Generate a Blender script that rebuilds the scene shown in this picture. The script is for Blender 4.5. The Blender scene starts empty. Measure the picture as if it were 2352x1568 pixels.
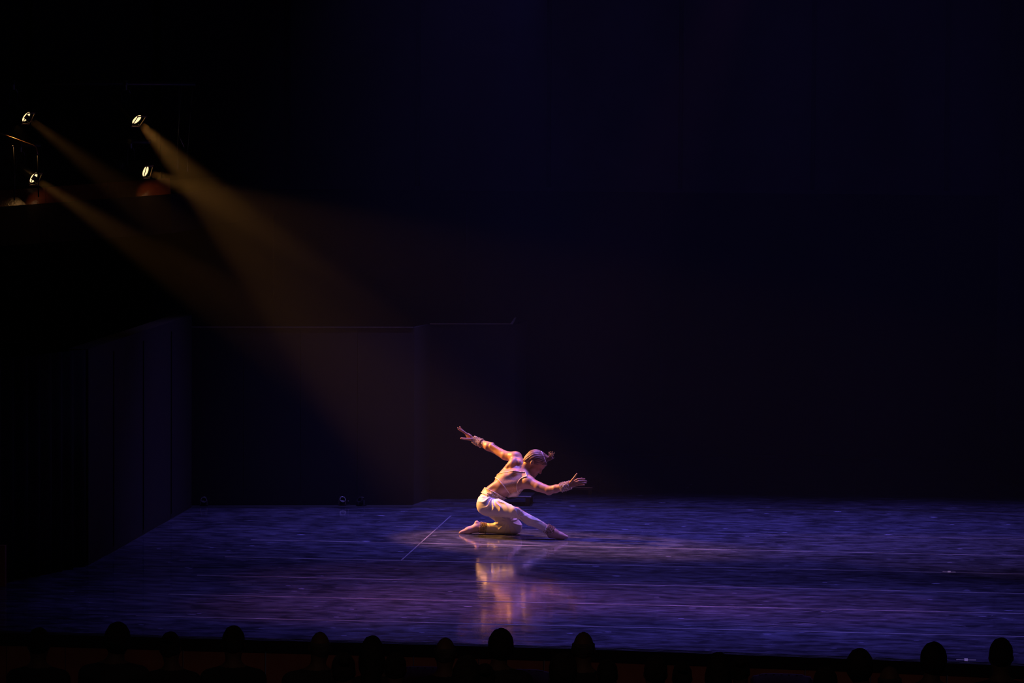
import bpy, bmesh, math, random
import numpy as np
from mathutils import Vector, Matrix

scene = bpy.context.scene
COL = scene.collection

# ------------------------------------------------------------------ camera
FPX, CX, CY = 10400.0, 1176.0, 784.0          # focal length in pixels of the 2352 x 1568 frame
YAW, PITCH, ROLL = math.radians(6.1), math.radians(3.77), math.radians(0.35)
F0 = Vector((-math.sin(YAW) * math.cos(PITCH), math.cos(YAW) * math.cos(PITCH), -math.sin(PITCH)))
R0 = F0.cross(Vector((0, 0, 1))).normalized()
U0 = R0.cross(F0).normalized()
RR = R0 * math.cos(ROLL) + U0 * math.sin(ROLL)   # the camera hangs a little to one side
UU = U0 * math.cos(ROLL) - R0 * math.sin(ROLL)
DEPTH = 46.2                                    # distance to the dancer
REFPX = (1190.0, 1231.0)                        # the dancer's place on the floor = world origin
def ray(px, py):
    return F0 + RR * ((px - CX) / FPX) - UU * ((py - CY) / FPX)
CAM = -ray(*REFPX) * DEPTH
def at(px, py, near=0.0):                       # point seen at a pixel, `near` metres nearer than the dancer
    return CAM + ray(px, py) * (DEPTH - near)
def ground(px, py, z=0.0):                      # point of the floor seen at a pixel
    d = ray(px, py)
    return CAM + d * ((z - CAM.z) / d.z)

cam_data = bpy.data.cameras.new('camera')
cam_data.lens = FPX * 36.0 / 2352.0
cam_data.sensor_width = 36.0
cam_data.clip_end = 400
cam = bpy.data.objects.new('camera', cam_data)
COL.objects.link(cam)
cam.matrix_world = Matrix(((RR.x, UU.x, -F0.x, CAM.x), (RR.y, UU.y, -F0.y, CAM.y), (RR.z, UU.z, -F0.z, CAM.z), (0, 0, 0, 1)))
scene.camera = cam

# ------------------------------------------------------------------ world, colour management, stage lamps
world = bpy.data.worlds.new('world')
scene.world = world
world.use_nodes = True
world.node_tree.nodes['Background'].inputs[0].default_value = (0.50, 0.40, 0.62, 1)
world.node_tree.nodes['Background'].inputs[1].default_value = 0.006
scene.view_settings.view_transform = 'Standard'
scene.view_settings.look = 'None'
scene.view_settings.gamma = 1.0
scene.view_settings.exposure = 0.0
scene.view_settings.use_curve_mapping = False
try:
    scene.cycles.use_denoising = True
    scene.cycles.use_adaptive_sampling = True
    scene.cycles.adaptive_threshold = 0.03
    scene.cycles.max_bounces = 4
    scene.cycles.diffuse_bounces = 2
    scene.cycles.glossy_bounces = 2
    scene.cycles.caustics_reflective = False
    scene.cycles.caustics_refractive = False
    scene.cycles.volume_bounces = 0
except Exception:
    pass

def spot(name, pos, target, color, power, angle, blend=0.5, radius=0.08):
    l = bpy.data.lights.new(name, 'SPOT')
    l.energy = power; l.color = color
    l.spot_size = math.radians(angle); l.spot_blend = blend
    l.shadow_soft_size = radius
    o = bpy.data.objects.new(name, l)
    COL.objects.link(o)
    pos = Vector(pos); target = Vector(target)
    o.location = pos
    o.rotation_euler = (target - pos).to_track_quat('-Z', 'Y').to_euler()
    return o

BLUE = (0.23, 0.165, 1.0)
VIOLET = (0.80, 0.28, 1.0)
# rows of deep blue downlights over the dance floor
for i, (px, py, e) in enumerate([(930, 1212, 1.0), (1180, 1212, 1.1), (1560, 1216, 1.1), (1960, 1222, 1.05), (2380, 1228, .9),
                                 (800, 1300, .22), (1300, 1310, .35), (1900, 1315, .4),
                                 (700, 1390, .13), (1020, 1400, .6), (1420, 1412, .75), (1850, 1425, .7), (2300, 1440, .65)]):
    g = ground(px, py)
    spot('blue_downlight', (g.x + .3, g.y + 1.0, 9.2), (g.x, g.y, 0), BLUE, 1950 * e, 48, 1.0)
# lavender back light on the dancer, from above and upstage
spot('lavender_special', (2.8, 3.0, 7.6), (0.05, 0.0, 0.5), VIOLET, 950, 15, 0.9, 0.12)
for px, py, e in ((820, 1392, .9), (1130, 1372, .9), (1480, 1380, .75), (1850, 1395, .6), (900, 1330, .5)):
    g = ground(px, py)
    spot('rose_wash', (g.x + .4, g.y - .6, 9.0), (g.x, g.y, 0), (1.0, 0.26, 0.42), 1200 * e, 22, 1.0, 0.2)
# dim fill added behind the audience to lift the dark stage front
spot('fascia_fill', (1.5, -24.0, 7.5), (1.5, -9.0, -0.6), (1.0, 0.55, 0.42), 150, 44, 1.0, 0.3)
# blue haze cone high over centre stage
hb = at(1200, -260, -2.0)
spot('blue_top_light', hb, at(1210, 900, -2.0), (0.05, 0.08, 1.0), 500, 26, 1.0)

# ------------------------------------------------------------------ materials
def mat(name, base, rough=0.6, metal=0.0, noise=None, bump=None, spec=0.5, sheen=0.0, coords='Object'):
    m = bpy.data.materials.new(name)
    m.use_nodes = True
    nt = m.node_tree
    b = nt.nodes['Principled BSDF']
    b.inputs['Base Color'].default_value = (*base, 1)
    b.inputs['Roughness'].default_value = rough
    b.inputs['Metallic'].default_value = metal
    b.inputs['Specular IOR Level'].default_value = spec
    if sheen:
        b.inputs['Sheen Weight'].default_value = sheen
    tc = nt.nodes.new('ShaderNodeTexCoord')
    if noise:
        scale, c2, lo, hi = noise
        n = nt.nodes.new('ShaderNodeTexNoise')
        n.inputs['Scale'].default_value = scale
        n.inputs['Detail'].default_value = 4
        nt.links.new(tc.outputs[coords], n.inputs['Vector'])
        r = nt.nodes.new('ShaderNodeValToRGB')
        r.color_ramp.elements[0].position = lo; r.color_ramp.elements[0].color = (*base, 1)
        r.color_ramp.elements[1].position = hi; r.color_ramp.elements[1].color = (*c2, 1)
        nt.links.new(n.outputs['Fac'], r.inputs['Fac'])
        nt.links.new(r.outputs['Color'], b.inputs['Base Color'])
    if bump:
        scale, strength, dist = bump
        n = nt.nodes.new('ShaderNodeTexNoise')
        n.inputs['Scale'].default_value = scale
        n.inputs['Detail'].default_value = 3
        nt.links.new(tc.outputs[coords], n.inputs['Vector'])
        bp = nt.nodes.new('ShaderNodeBump')
        bp.inputs['Strength'].default_value = strength
        bp.inputs['Distance'].default_value = dist
        nt.links.new(n.outputs['Fac'], bp.inputs['Height'])
        nt.links.new(bp.outputs['Normal'], b.inputs['Normal'])
    return m

def emission(name, color, strength):
    m = bpy.data.materials.new(name)
    m.use_nodes = True
    nt = m.node_tree
    nt.nodes.remove(nt.nodes['Principled BSDF'])
    e = nt.nodes.new('ShaderNodeEmission')
    e.inputs[0].default_value = (*color, 1); e.inputs[1].default_value = strength
    nt.links.new(e.outputs[0], nt.nodes['Material Output'].inputs['Surface'])
    return m

def glitter(name, base, fleck, scale, amount, rough=0.55):
    """cloth or beadwork with small shiny flecks"""
    m = mat(name, base, rough, bump=(scale * 0.7, 0.35, 0.004))
    nt = m.node_tree
    b = nt.nodes['Principled BSDF']
    tc = nt.nodes.new('ShaderNodeTexCoord')
    v = nt.nodes.new('ShaderNodeTexVoronoi')
    v.inputs['Scale'].default_value = scale
    nt.links.new(tc.outputs['Object'], v.inputs['Vector'])
    w = nt.nodes.new('ShaderNodeTexWhiteNoise')
    nt.links.new(v.outputs['Color'], w.inputs['Vector'])
    g = nt.nodes.new('ShaderNodeMath'); g.operation = 'GREATER_THAN'
    g.inputs[1].default_value = 1.0 - amount
    nt.links.new(w.outputs['Value'], g.inputs[0])
    mx = nt.nodes.new('ShaderNodeMix'); mx.data_type = 'RGBA'
    mx.inputs[6].default_value = (*base, 1); mx.inputs[7].default_value = (*fleck, 1)
    nt.links.new(g.outputs[0], mx.inputs[0])
    nt.links.new(mx.outputs[2], b.inputs['Base Color'])
    return m

def floor_material():
    m = bpy.data.materials.new('scuffed_dance_vinyl')
    m.use_nodes = True
    nt = m.node_tree
    b = nt.nodes['Principled BSDF']
    tc = nt.nodes.new('ShaderNodeTexCoord')
    def noise(scale, detail, sx=1.0, sy=1.0):
        mp = nt.nodes.new('ShaderNodeMapping')
        mp.inputs['Scale'].default_value = (sx, sy, 1)
        nt.links.new(tc.outputs['Object'], mp.inputs['Vector'])
        n = nt.nodes.new('ShaderNodeTexNoise')
        n.inputs['Scale'].default_value = scale
        n.inputs['Detail'].default_value = detail
        n.inputs['Roughness'].default_value = 0.65
        nt.links.new(mp.outputs[0], n.inputs['Vector'])
        return n.outputs['Fac']
    def ramp(fac, p0, v0, p1, v1):
        r = nt.nodes.new('ShaderNodeMapRange')
        r.inputs['From Min'].default_value = p0; r.inputs['From Max'].default_value = p1
        r.inputs['To Min'].default_value = v0; r.inputs['To Max'].default_value = v1
        nt.links.new(fac, r.inputs['Value'])
        return r.outputs[0]
    def op(kind, a, c):
        n = nt.nodes.new('ShaderNodeMath'); n.operation = kind
        nt.links.new(a, n.inputs[0])
        if isinstance(c, float): n.inputs[1].default_value = c
        else: nt.links.new(c, n.inputs[1])
        return n.outputs[0]
    def chips(scale, keep, size, amount, sx=1.0):                     # separate pale chips and rosin spots
        mp = nt.nodes.new('ShaderNodeMapping'); mp.inputs['Scale'].default_value = (sx, 1, 0)
        nt.links.new(tc.outputs['Object'], mp.inputs['Vector'])
        v = nt.nodes.new('ShaderNodeTexVoronoi'); v.voronoi_dimensions = '2D'
        v.inputs['Scale'].default_value = scale
        nt.links.new(mp.outputs[0], v.inputs['Vector'])
        w = nt.nodes.new('ShaderNodeTexWhiteNoise'); nt.links.new(v.outputs['Color'], w.inputs['Vector'])
        pick = ramp(w.outputs['Value'], 1 - keep, 0.0, 1.0, amount)
        near = ramp(v.outputs['Distance'], size * .5, 1.0, size, 0.0)
        return op('MULTIPLY', pick, near)
    worn = ramp(noise(0.9, 5), 0.40, 0.075, 0.62, 0.125)          # worn and less worn areas
    grain = ramp(noise(7.0, 6, 0.5, 1.0), 0.40, 0.45, 0.60, 1.55)     # rubbed streaks
    scuff = ramp(noise(13.0, 3, 0.35, 1.0), 0.58, 0.0, 0.70, 0.16)    # rosin and shoe scuffs
    val = op('ADD', op('ADD', op('MULTIPLY', worn, grain), scuff), op('ADD', chips(6.5, .07, .14, .40, .6), chips(3.0, .07, .075, .9, .5)))
    cmb = nt.nodes.new('ShaderNodeCombineColor')
    for k, s in enumerate((0.66, 0.68, 1.0)):
        nt.links.new(op('MULTIPLY', val, s), cmb.inputs[k])
    nt.links.new(cmb.outputs[0], b.inputs['Base Color'])
    rg = ramp(noise(4.0, 5), 0.35, 0.06, 0.65, 0.13)
    nt.links.new(rg, b.inputs['Roughness'])
    b.inputs['Specular IOR Level'].default_value = 0.15
    bp = nt.nodes.new('ShaderNodeBump')
    bp.inputs['Strength'].default_value = 0.04
    bp.inputs['Distance'].default_value = 0.004
    nt.links.new(noise(14.0, 4, 0.6, 1.0), bp.inputs['Height'])
    nt.links.new(bp.outputs['Normal'], b.inputs['Normal'])
    return m

M = {
    'vinyl': floor_material(),
    'deck': mat('painted_stage_deck', (0.02, 0.02, 0.022), 0.6, noise=(3, (0.03, 0.03, 0.033), .4, .7)),
    'tape': mat('pale_seam_tape', (0.27, 0.26, 0.29), 0.4, noise=(3, (0.14, 0.13, 0.145), .4, .65)),
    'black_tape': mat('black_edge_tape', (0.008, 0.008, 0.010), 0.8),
    'yellow_tape': mat('yellow_spike_tape', (1.0, 0.98, 0.60), 0.6, noise=(60, (0.95, 0.92, 0.5), .4, .6)),
    'fascia': mat('stage_front_timber', (0.26, 0.085, 0.045), 0.6, noise=(5, (0.34, 0.12, 0.065), .35, .7)),
    'black_wall': mat('matt_black_flat', (0.006, 0.0055, 0.004), 0.95, noise=(2.5, (0.009, 0.008, 0.006), .35, .7)),
    'side_wall': mat('dark_side_wall', (0.014, 0.009, 0.004), 0.9, noise=(3, (0.019, 0.012, 0.006), .35, .7)),
    'back_wall': mat('black_back_wall', (0.040, 0.036, 0.052), 0.9, noise=(1.5, (0.055, 0.05, 0.07), .35, .7)),
    'drape': mat('black_drape', (0.014, 0.013, 0.016), 0.95, noise=(6, (0.02, 0.019, 0.023), .4, .7)),
    'wood': mat('reddish_gallery_timber', (0.17, 0.040, 0.020), 0.20, noise=(14, (0.23, 0.06, 0.03), .35, .7), bump=(45, 0.35, 0.004), spec=0.8),
    'metal_black': mat('black_lamp_housing', (0.020, 0.020, 0.024), 0.42, 0.3, noise=(30, (0.03, 0.03, 0.034), .4, .7)),
    'steel': mat('bare_steel', (0.45, 0.44, 0.45), 0.35, 1.0, noise=(40, (0.35, 0.34, 0.35), .4, .7)),
    'rail': mat('bronze_handrail', (0.50, 0.24, 0.10), 0.38, 0.6, noise=(40, (0.42, 0.2, 0.09), .4, .7)),
    'lens': emission('glowing_lamp_lens', (1.0, 0.70, 0.32), 1.7),
    'inner': mat('gold_lit_color_frame', (0.55, 0.36, 0.16), 0.5, 0.4, noise=(40, (0.45, 0.3, 0.14), .4, .7)),
    'skin': mat('skin', (0.50, 0.255, 0.145), 0.45, noise=(9, (0.54, 0.29, 0.17), .35, .7), bump=(70, 0.05, 0.002)),
    'trousers': mat('ivory_satin_trousers', (0.80, 0.72, 0.60), 0.55, noise=(8, (0.76, 0.67, 0.55), .35, .7), sheen=0.2),
    'hair': None,
    'top': glitter('sheer_gold_flecked_top', (0.56, 0.29, 0.10), (0.95, 0.62, 0.30), 420, 0.10),
    'piping': mat('pale_gold_piping', (0.85, 0.62, 0.38), 0.45, noise=(120, (0.95, 0.75, 0.5), .4, .6)),
    'jewel': glitter('gold_jewelled_band', (0.62, 0.42, 0.20), (1.0, 0.92, 0.75), 120, 0.28, 0.4),
    'bead': mat('pearl_and_gold_beads', (0.72, 0.52, 0.34), 0.22, 0.35, noise=(60, (0.92, 0.82, 0.70), .45, .6)),
    'anklet': mat('dull_gold_anklet_beads', (0.48, 0.32, 0.22), 0.3, 0.3, noise=(60, (0.75, 0.58, 0.45), .45, .62)),
    'shoe': mat('pink_canvas_slipper', (0.62, 0.38, 0.30), 0.6, noise=(20, (0.55, 0.32, 0.25), .35, .7), bump=(60, 0.1, 0.003)),
    'ribbon': mat('pale_headband_ribbon', (0.80, 0.70, 0.68), 0.4, noise=(30, (0.72, 0.6, 0.6), .4, .7)),
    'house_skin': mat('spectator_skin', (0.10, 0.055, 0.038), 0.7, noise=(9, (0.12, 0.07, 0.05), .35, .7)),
    'eye': mat('dark_lashes', (0.02, 0.012, 0.010), 0.5),
    'lip': mat('lips', (0.45, 0.17, 0.14), 0.45),
    'seat': mat('dark_red_seat_plush', (0.030, 0.010, 0.012), 0.9, noise=(30, (0.04, 0.014, 0.016), .4, .7)),
    'seat_shell': mat('dark_seat_shell', (0.016, 0.012, 0.011), 0.9, noise=(10, (0.03, 0.02, 0.016), .4, .7)),
    'carpet': mat('dark_house_carpet', (0.018, 0.012, 0.014), 0.95, noise=(30, (0.026, 0.018, 0.02), .4, .7)),
}

def hair_material(name, c1, c2, rough=0.42):
    m = mat(name, c1, rough)
    nt = m.node_tree
    b = nt.nodes['Principled BSDF']
    tc = nt.nodes.new('ShaderNodeTexCoord')
    mp = nt.nodes.new('ShaderNodeMapping')
    mp.inputs['Scale'].default_value = (14, 60, 110)
    nt.links.new(tc.outputs['Object'], mp.inputs['Vector'])
    n = nt.nodes.new('ShaderNodeTexNoise')
    n.inputs['Scale'].default_value = 1.0; n.inputs['Detail'].default_value = 3
    nt.links.new(mp.outputs[0], n.inputs['Vector'])
    r = nt.nodes.new('ShaderNodeValToRGB')
    r.color_ramp.elements[0].position = .38; r.color_ramp.elements[0].color = (*c1, 1)
    r.color_ramp.elements[1].position = .64; r.color_ramp.elements[1].color = (*c2, 1)
    nt.links.new(n.outputs['Fac'], r.inputs['Fac'])
    nt.links.new(r.outputs['Color'], b.inputs['Base Color'])
    bp = nt.nodes.new('ShaderNodeBump')
    bp.inputs['Strength'].default_value = 0.5; bp.inputs['Distance'].default_value = 0.006
    nt.links.new(n.outputs['Fac'], bp.inputs['Height'])
    nt.links.new(bp.outputs['Normal'], b.inputs['Normal'])
    return m
M['hair'] = hair_material('brown_combed_hair', (0.10, 0.045, 0.03), (0.36, 0.20, 0.13))
M['dark_hair'] = hair_material('dark_hair', (0.010, 0.008, 0.008), (0.022, 0.018, 0.016), 0.9)
M['grey_hair'] = hair_material('greying_hair', (0.035, 0.032, 0.032), (0.07, 0.065, 0.065), 0.9)

# ------------------------------------------------------------------ object helpers
def tag(o, label=None, cat=None, group=None, kind=None):
    if label: o['label'] = label
    if cat: o['category'] = cat
    if group: o['group'] = group
    if kind: o['kind'] = kind
    return o

def empty(name, loc=(0, 0, 0)):
    o = bpy.data.objects.new(name, None)
    o.location = loc
    o.empty_display_size = 0.1
    COL.objects.link(o)
    return o

def link(name, me, material, parent=None, smooth=False):
    o = bpy.data.objects.new(name, me)
    COL.objects.link(o)
    if material is not None and not me.materials:
        me.materials.append(material)
    if smooth:
        me.polygons.foreach_set('use_smooth', [True] * len(me.polygons))
    if parent:
        o.parent = parent
    return o

def from_bm(name, bm, material, parent=None, smooth=False):
    me = bpy.data.meshes.new(name)
    bmesh.ops.recalc_face_normals(bm, faces=bm.faces)
    bm.to_mesh(me); bm.free()
    return link(name, me, material, parent, smooth)

def bm_hexa(bm, pts):                               # eight corners: bottom four, top four
    v = [bm.verts.new(p) for p in pts]
    for f in ((0, 3, 2, 1), (4, 5, 6, 7), (0, 1, 5, 4), (1, 2, 6, 5), (2, 3, 7, 6), (3, 0, 4, 7)):
        bm.faces.new([v[i] for i in f])
    return v

def bm_box(bm, c, s, rot=None):
    c = Vector(c)
    pts = []
    for dz in (-1, 1):
        for dx, dy in ((-1, -1), (1, -1), (1, 1), (-1, 1)):
            p = Vector((dx * s[0] / 2, dy * s[1] / 2, dz * s[2] / 2))
            if rot: p = rot @ p
            pts.append(c + p)
    return bm_hexa(bm, pts)

def bm_prism(bm, poly, z0, z1):                     # polygon in plan, extruded upward
    lo = [bm.verts.new((p[0], p[1], z0)) for p in poly]
    hi = [bm.verts.new((p[0], p[1], z1)) for p in poly]
    n = len(poly)
    bm.faces.new(lo[::-1]); bm.faces.new(hi)
    for i in range(n):
        bm.faces.new((lo[i], lo[(i + 1) % n], hi[(i + 1) % n], hi[i]))

def bm_tube(bm, pts, radii, seg=8, cap=True):
    pts = [Vector(p) for p in pts]
    if not hasattr(radii, '__len__'): radii = [radii] * len(pts)
    rings = []
    prev = None
    for i, p in enumerate(pts):
        t = (pts[min(i + 1, len(pts) - 1)] - pts[max(i - 1, 0)]).normalized()
        a = prev if prev is not None else (Vector((0, 0, 1)) if abs(t.z) < 0.9 else Vector((1, 0, 0)))
        n = (a - t * a.dot(t)).normalized()
        prev = n
        b = t.cross(n)
        rings.append([bm.verts.new(p + (n * math.cos(2 * math.pi * k / seg) + b * math.sin(2 * math.pi * k / seg)) * radii[i]) for k in range(seg)])
    for r0, r1 in zip(rings[:-1], rings[1:]):
        for k in range(seg):
            bm.faces.new((r0[k], r0[(k + 1) % seg], r1[(k + 1) % seg], r1[k]))
    if cap:
        bm.faces.new(rings[0][::-1]); bm.faces.new(rings[-1])

def bm_lathe(bm, prof, seg=24, mtx=None, close=False):   # profile of (radius, height) about the z axis
    rings = []
    for r, z in prof:
        ring = []
        for k in range(seg):
            a = 2 * math.pi * k / seg
            p = Vector((r * math.cos(a), r * math.sin(a), z))
            ring.append(bm.verts.new(mtx @ p if mtx else p))
        rings.append(ring)
    pairs = list(zip(rings[:-1], rings[1:])) + ([(rings[-1], rings[0])] if close else [])
    for r0, r1 in pairs:
        for k in range(seg):
            bm.faces.new((r0[k], r0[(k + 1) % seg], r1[(k + 1) % seg], r1[k]))
    if not close:
        bm.faces.new(rings[0][::-1]); bm.faces.new(rings[-1])

# ------------------------------------------------------------------ implicit surfaces for figures
class Field:
    """a signed distance field on a grid; shapes are blended in with a smooth minimum"""
    def __init__(self, lo, hi, h):
        self.lo = np.array(lo, float); self.h = h
        self.n = np.ceil((np.array(hi) - self.lo) / h).astype(int) + 1
        self.d = np.full(self.n, 1.0, np.float32)
    def axes(self, sl):
        return [(self.lo[i] + np.arange(sl[i].start, sl[i].stop) * self.h).astype(np.float32) for i in range(3)]
    def box(self, lo, hi):
        a = np.maximum(np.floor((np.array(lo) - self.lo) / self.h).astype(int), 0)
        b = np.minimum(np.ceil((np.array(hi) - self.lo) / self.h).astype(int) + 1, self.n)
        return tuple(slice(int(x), int(max(x, y))) for x, y in zip(a, b))
    def grid(self, sl):
        X, Y, Z = self.axes(sl)
        return X[:, None, None], Y[None, :, None], Z[None, None, :]
    def put(self, sl, s, k, sub=False):
        v = self.d[sl]
        if sub:
            s = -s
            h = np.maximum(k - np.abs(v - s), 0) / k
            self.d[sl] = np.maximum(v, s) + h * h * k * 0.25
        else:
            h = np.maximum(k - np.abs(v - s), 0) / k
            self.d[sl] = np.minimum(v, s) - h * h * k * 0.25
    def cone(self, a, b, ra, rb, k=0.02, sub=False):
        a = np.array(a, float); b = np.array(b, float)
        m = max(ra, rb) + k + 0.03
        sl = self.box(np.minimum(a, b) - m, np.maximum(a, b) + m)
        X, Y, Z = self.grid(sl)
        ab = b - a; L2 = max(float(ab @ ab), 1e-9)
        t = np.clip(((X - a[0]) * ab[0] + (Y - a[1]) * ab[1] + (Z - a[2]) * ab[2]) / L2, 0, 1)
        d = np.sqrt((X - a[0] - t * ab[0]) ** 2 + (Y - a[1] - t * ab[1]) ** 2 + (Z - a[2] - t * ab[2]) ** 2)
        self.put(sl, d - (ra + (rb - ra) * t), k, sub)
    def chain(self, pts, rad, k=0.02):
        for (a, b, ra, rb) in zip(pts[:-1], pts[1:], rad[:-1], rad[1:]):
            self.cone(a, b, ra, rb, k)
    def ell(self, c, axs, r, k=0.02, sub=False):
        c = np.array(c, float); A = np.array(axs, float)
        q0 = A[0] / np.linalg.norm(A[0]); q1 = A[1] - q0 * (A[1] @ q0); q1 = q1 / np.linalg.norm(q1)
        A = np.array((q0, q1, np.cross(q0, q1)))
        m = max(r) + k + 0.03
        sl = self.box(c - m, c + m)
        X, Y, Z = self.grid(sl)
        k0 = 0; k1 = 0
        for ax, rr in zip(A, r):
            q = (X - c[0]) * ax[0] + (Y - c[1]) * ax[1] + (Z - c[2]) * ax[2]
            k0 = k0 + (q / rr) ** 2; k1 = k1 + (q / (rr * rr)) ** 2
        k0 = np.sqrt(k0); k1 = np.sqrt(k1) + 1e-9
        self.put(sl, k0 * (k0 - 1) / k1, k, sub)
    def copy(self):
        f = Field.__new__(Field); f.lo, f.h, f.n, f.d = self.lo, self.h, self.n, self.d.copy()
        return f
    def full(self):
        return self.grid(tuple(slice(0, int(n)) for n in self.n))
    def crop(self, lo, hi):
        sl = self.box(lo, hi)
        f = Field.__new__(Field); f.h = self.h
        f.lo = self.lo + np.array([s.start for s in sl]) * self.h
        f.d = self.d[sl].copy(); f.n = np.array(f.d.shape)
        return f
    def mesh(self, name, tf=None, relax=1):
        """naive surface nets"""
        d = self.d
        s = d < 0
        c = np.zeros(tuple(np.array(d.shape) - 1), np.uint8)
        for dx in (0, 1):
            for dy in (0, 1):
                for dz in (0, 1):
                    c += s[dx:d.shape[0] - 1 + dx, dy:d.shape[1] - 1 + dy, dz:d.shape[2] - 1 + dz]
        act = np.argwhere((c > 0) & (c < 8))
        idx = np.full(c.shape, -1, np.int32)
        idx[act[:, 0], act[:, 1], act[:, 2]] = np.arange(len(act))
        acc = np.zeros((len(act), 3)); cnt = np.zeros(len(act))
        corners = [(x, y, z) for x in (0, 1) for y in (0, 1) for z in (0, 1)]
        val = {q: d[act[:, 0] + q[0], act[:, 1] + q[1], act[:, 2] + q[2]] for q in corners}
        for a in corners:
            for ax in range(3):
                if a[ax] == 1: continue
                b = list(a); b[ax] = 1; b = tuple(b)
                va, vb = val[a], val[b]
                m = (va < 0) != (vb < 0)
                t = np.where(m, va / np.where(m, va - vb, 1), 0)
                p = np.array(a, float)[None, :] + np.eye(3)[ax][None, :] * t[:, None]
                acc += p * m[:, None]; cnt += m
        P = self.lo + (act + acc / cnt[:, None]) * self.h
        faces = []
        for ax in range(3):
            o1, o2 = [(1, 2), (2, 0), (0, 1)][ax]
            sh = list(d.shape); 
            a = [slice(None)] * 3; b = [slice(None)] * 3
            a[ax] = slice(0, -1); b[ax] = slice(1, None)
            e = np.argwhere(s[tuple(a)] != s[tuple(b)])
            ok = (e[:, o1] > 0) & (e[:, o2] > 0) & (e[:, o1] < d.shape[o1] - 1) & (e[:, o2] < d.shape[o2] - 1)
            e = e[ok]
            inside = s[e[:, 0], e[:, 1], e[:, 2]]
            def cell(u, v):
                q = e.copy(); q[:, o1] -= u; q[:, o2] -= v
                return idx[q[:, 0], q[:, 1], q[:, 2]]
            quad = np.stack([cell(1, 1), cell(0, 1), cell(0, 0), cell(1, 0)], 1)
            quad[~inside] = quad[~inside][:, ::-1]
            faces.append(quad)
        Q = np.concatenate(faces)
        Q = Q[(Q >= 0).all(1)]
        for _ in range(relax):                       # a little smoothing along the surface
            S = np.zeros_like(P); C = np.zeros(len(P))
            for i in range(4):
                a, b = Q[:, i], Q[:, (i + 1) % 4]
                np.add.at(S, a, P[b]); np.add.at(C, a, 1)
                np.add.at(S, b, P[a]); np.add.at(C, b, 1)
            P = P * 0.5 + 0.5 * S / np.maximum(C, 1)[:, None]
        if tf is not None: P = tf(P)
        me = bpy.data.meshes.new(name)
        me.vertices.add(len(P)); me.vertices.foreach_set('co', P.astype(np.float32).ravel())
        me.loops.add(len(Q) * 4); me.loops.foreach_set('vertex_index', Q.astype(np.int32).ravel())
        me.polygons.add(len(Q))
        me.polygons.foreach_set('loop_start', np.arange(0, len(Q) * 4, 4, dtype=np.int32))
        me.polygons.foreach_set('use_smooth', np.ones(len(Q), bool))
        me.update(calc_edges=True)
        me.validate()
        return me

# ------------------------------------------------------------------ the stage
def line_x(p, q, y):                                 # x where the plan line p-q reaches y
    return p.x + (q.x - p.x) * (y - p.y) / (q.y - p.y)

SEAM_PX = [(1437, 1459), (1385, 1409), (1339.5, 1364), (1295.5, 1319), (1254.5, 1278), (1217, 1238)]   # at x = 1300 and x = 2352
seams = [(ground(1300, a), ground(2352, b)) for a, b in SEAM_PX]
seam_dir = Vector((0, 0, 0))
for a, b in seams: seam_dir += (b - a).normalized()
seam_dir.normalize()
slope = seam_dir.y / seam_dir.x
seam_y0 = [a.y - slope * a.x for a, b in seams]      # each seam: y = y0 + slope * x
step = (seam_y0[-1] - seam_y0[0]) / 5
seam_y0 = seam_y0 + [seam_y0[-1] + step]             # one seam further upstage
back_l, back_r = ground(440, 1163.5), ground(1180, 1163)      # black edge at the back of the vinyl
far_slope = slope
wall_near, wall_far = ground(203, 1298), ground(440, 1163)   # foot of the left side wall
leg_near = ground(-60, 1352)
EDGE = [ground(x, y) for x, y in [(-120, 1446), (150, 1453), (420, 1461), (800, 1471), (1100, 1479), (1400, 1488), (1700, 1499), (2000, 1510), (2352, 1525), (2560, 1534)]]
X_RIGHT = EDGE[-1].x + 0.6
Y_BACK = 9.6                                         # back wall
X_LEFT = EDGE[0].x - 0.5

floor_root = empty('floor', (0, 0, 0))
tag(floor_root, 'dark scuffed dance floor of vinyl strips taped across the stage', kind='structure')
bm = bmesh.new()                                     # the deck beneath, out to the curved front edge
deck = [(p.x, p.y) for p in EDGE] + [(X_RIGHT, EDGE[-1].y), (X_RIGHT, Y_BACK + 0.5), (X_LEFT, Y_BACK + 0.5), (X_LEFT, EDGE[0].y)]
bm_prism(bm, deck, -0.10, -0.006)
from_bm('stage_deck', bm, M['deck'], floor_root)

def left_limit(y):
    if y > wall_near.y: return line_x(wall_near, wall_far, min(y, wall_far.y)) + 0.02
    return line_x(wall_near, leg_near, max(y, leg_near.y)) + 0.02
GAP = 0.006
def strip(ya, yb, xl_a, xl_b, xr):
    bm = bmesh.new()
    n = 12
    poly = []
    for i in range(n + 1):
        x = xl_a + (xr - xl_a) * i / n; poly.append((x, ya + slope * x + GAP / 2))
    for i in range(n + 1):
        x = xr + (xl_b - xr) * i / n; poly.append((x, yb + slope * x - GAP / 2))
    bm_prism(bm, poly, -0.005, 0.0)
    from_bm('floor_strip', bm, M['vinyl'], floor_root)
xr = X_RIGHT - 0.1
def lim(y0):
    x = -4.0
    for _ in range(4): x = left_limit(y0 + slope * x)
    return x
for k in range(len(seam_y0) - 1):
    strip(seam_y0[k], seam_y0[k + 1], lim(seam_y0[k]), lim(seam_y0[k + 1]), xr)
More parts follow.
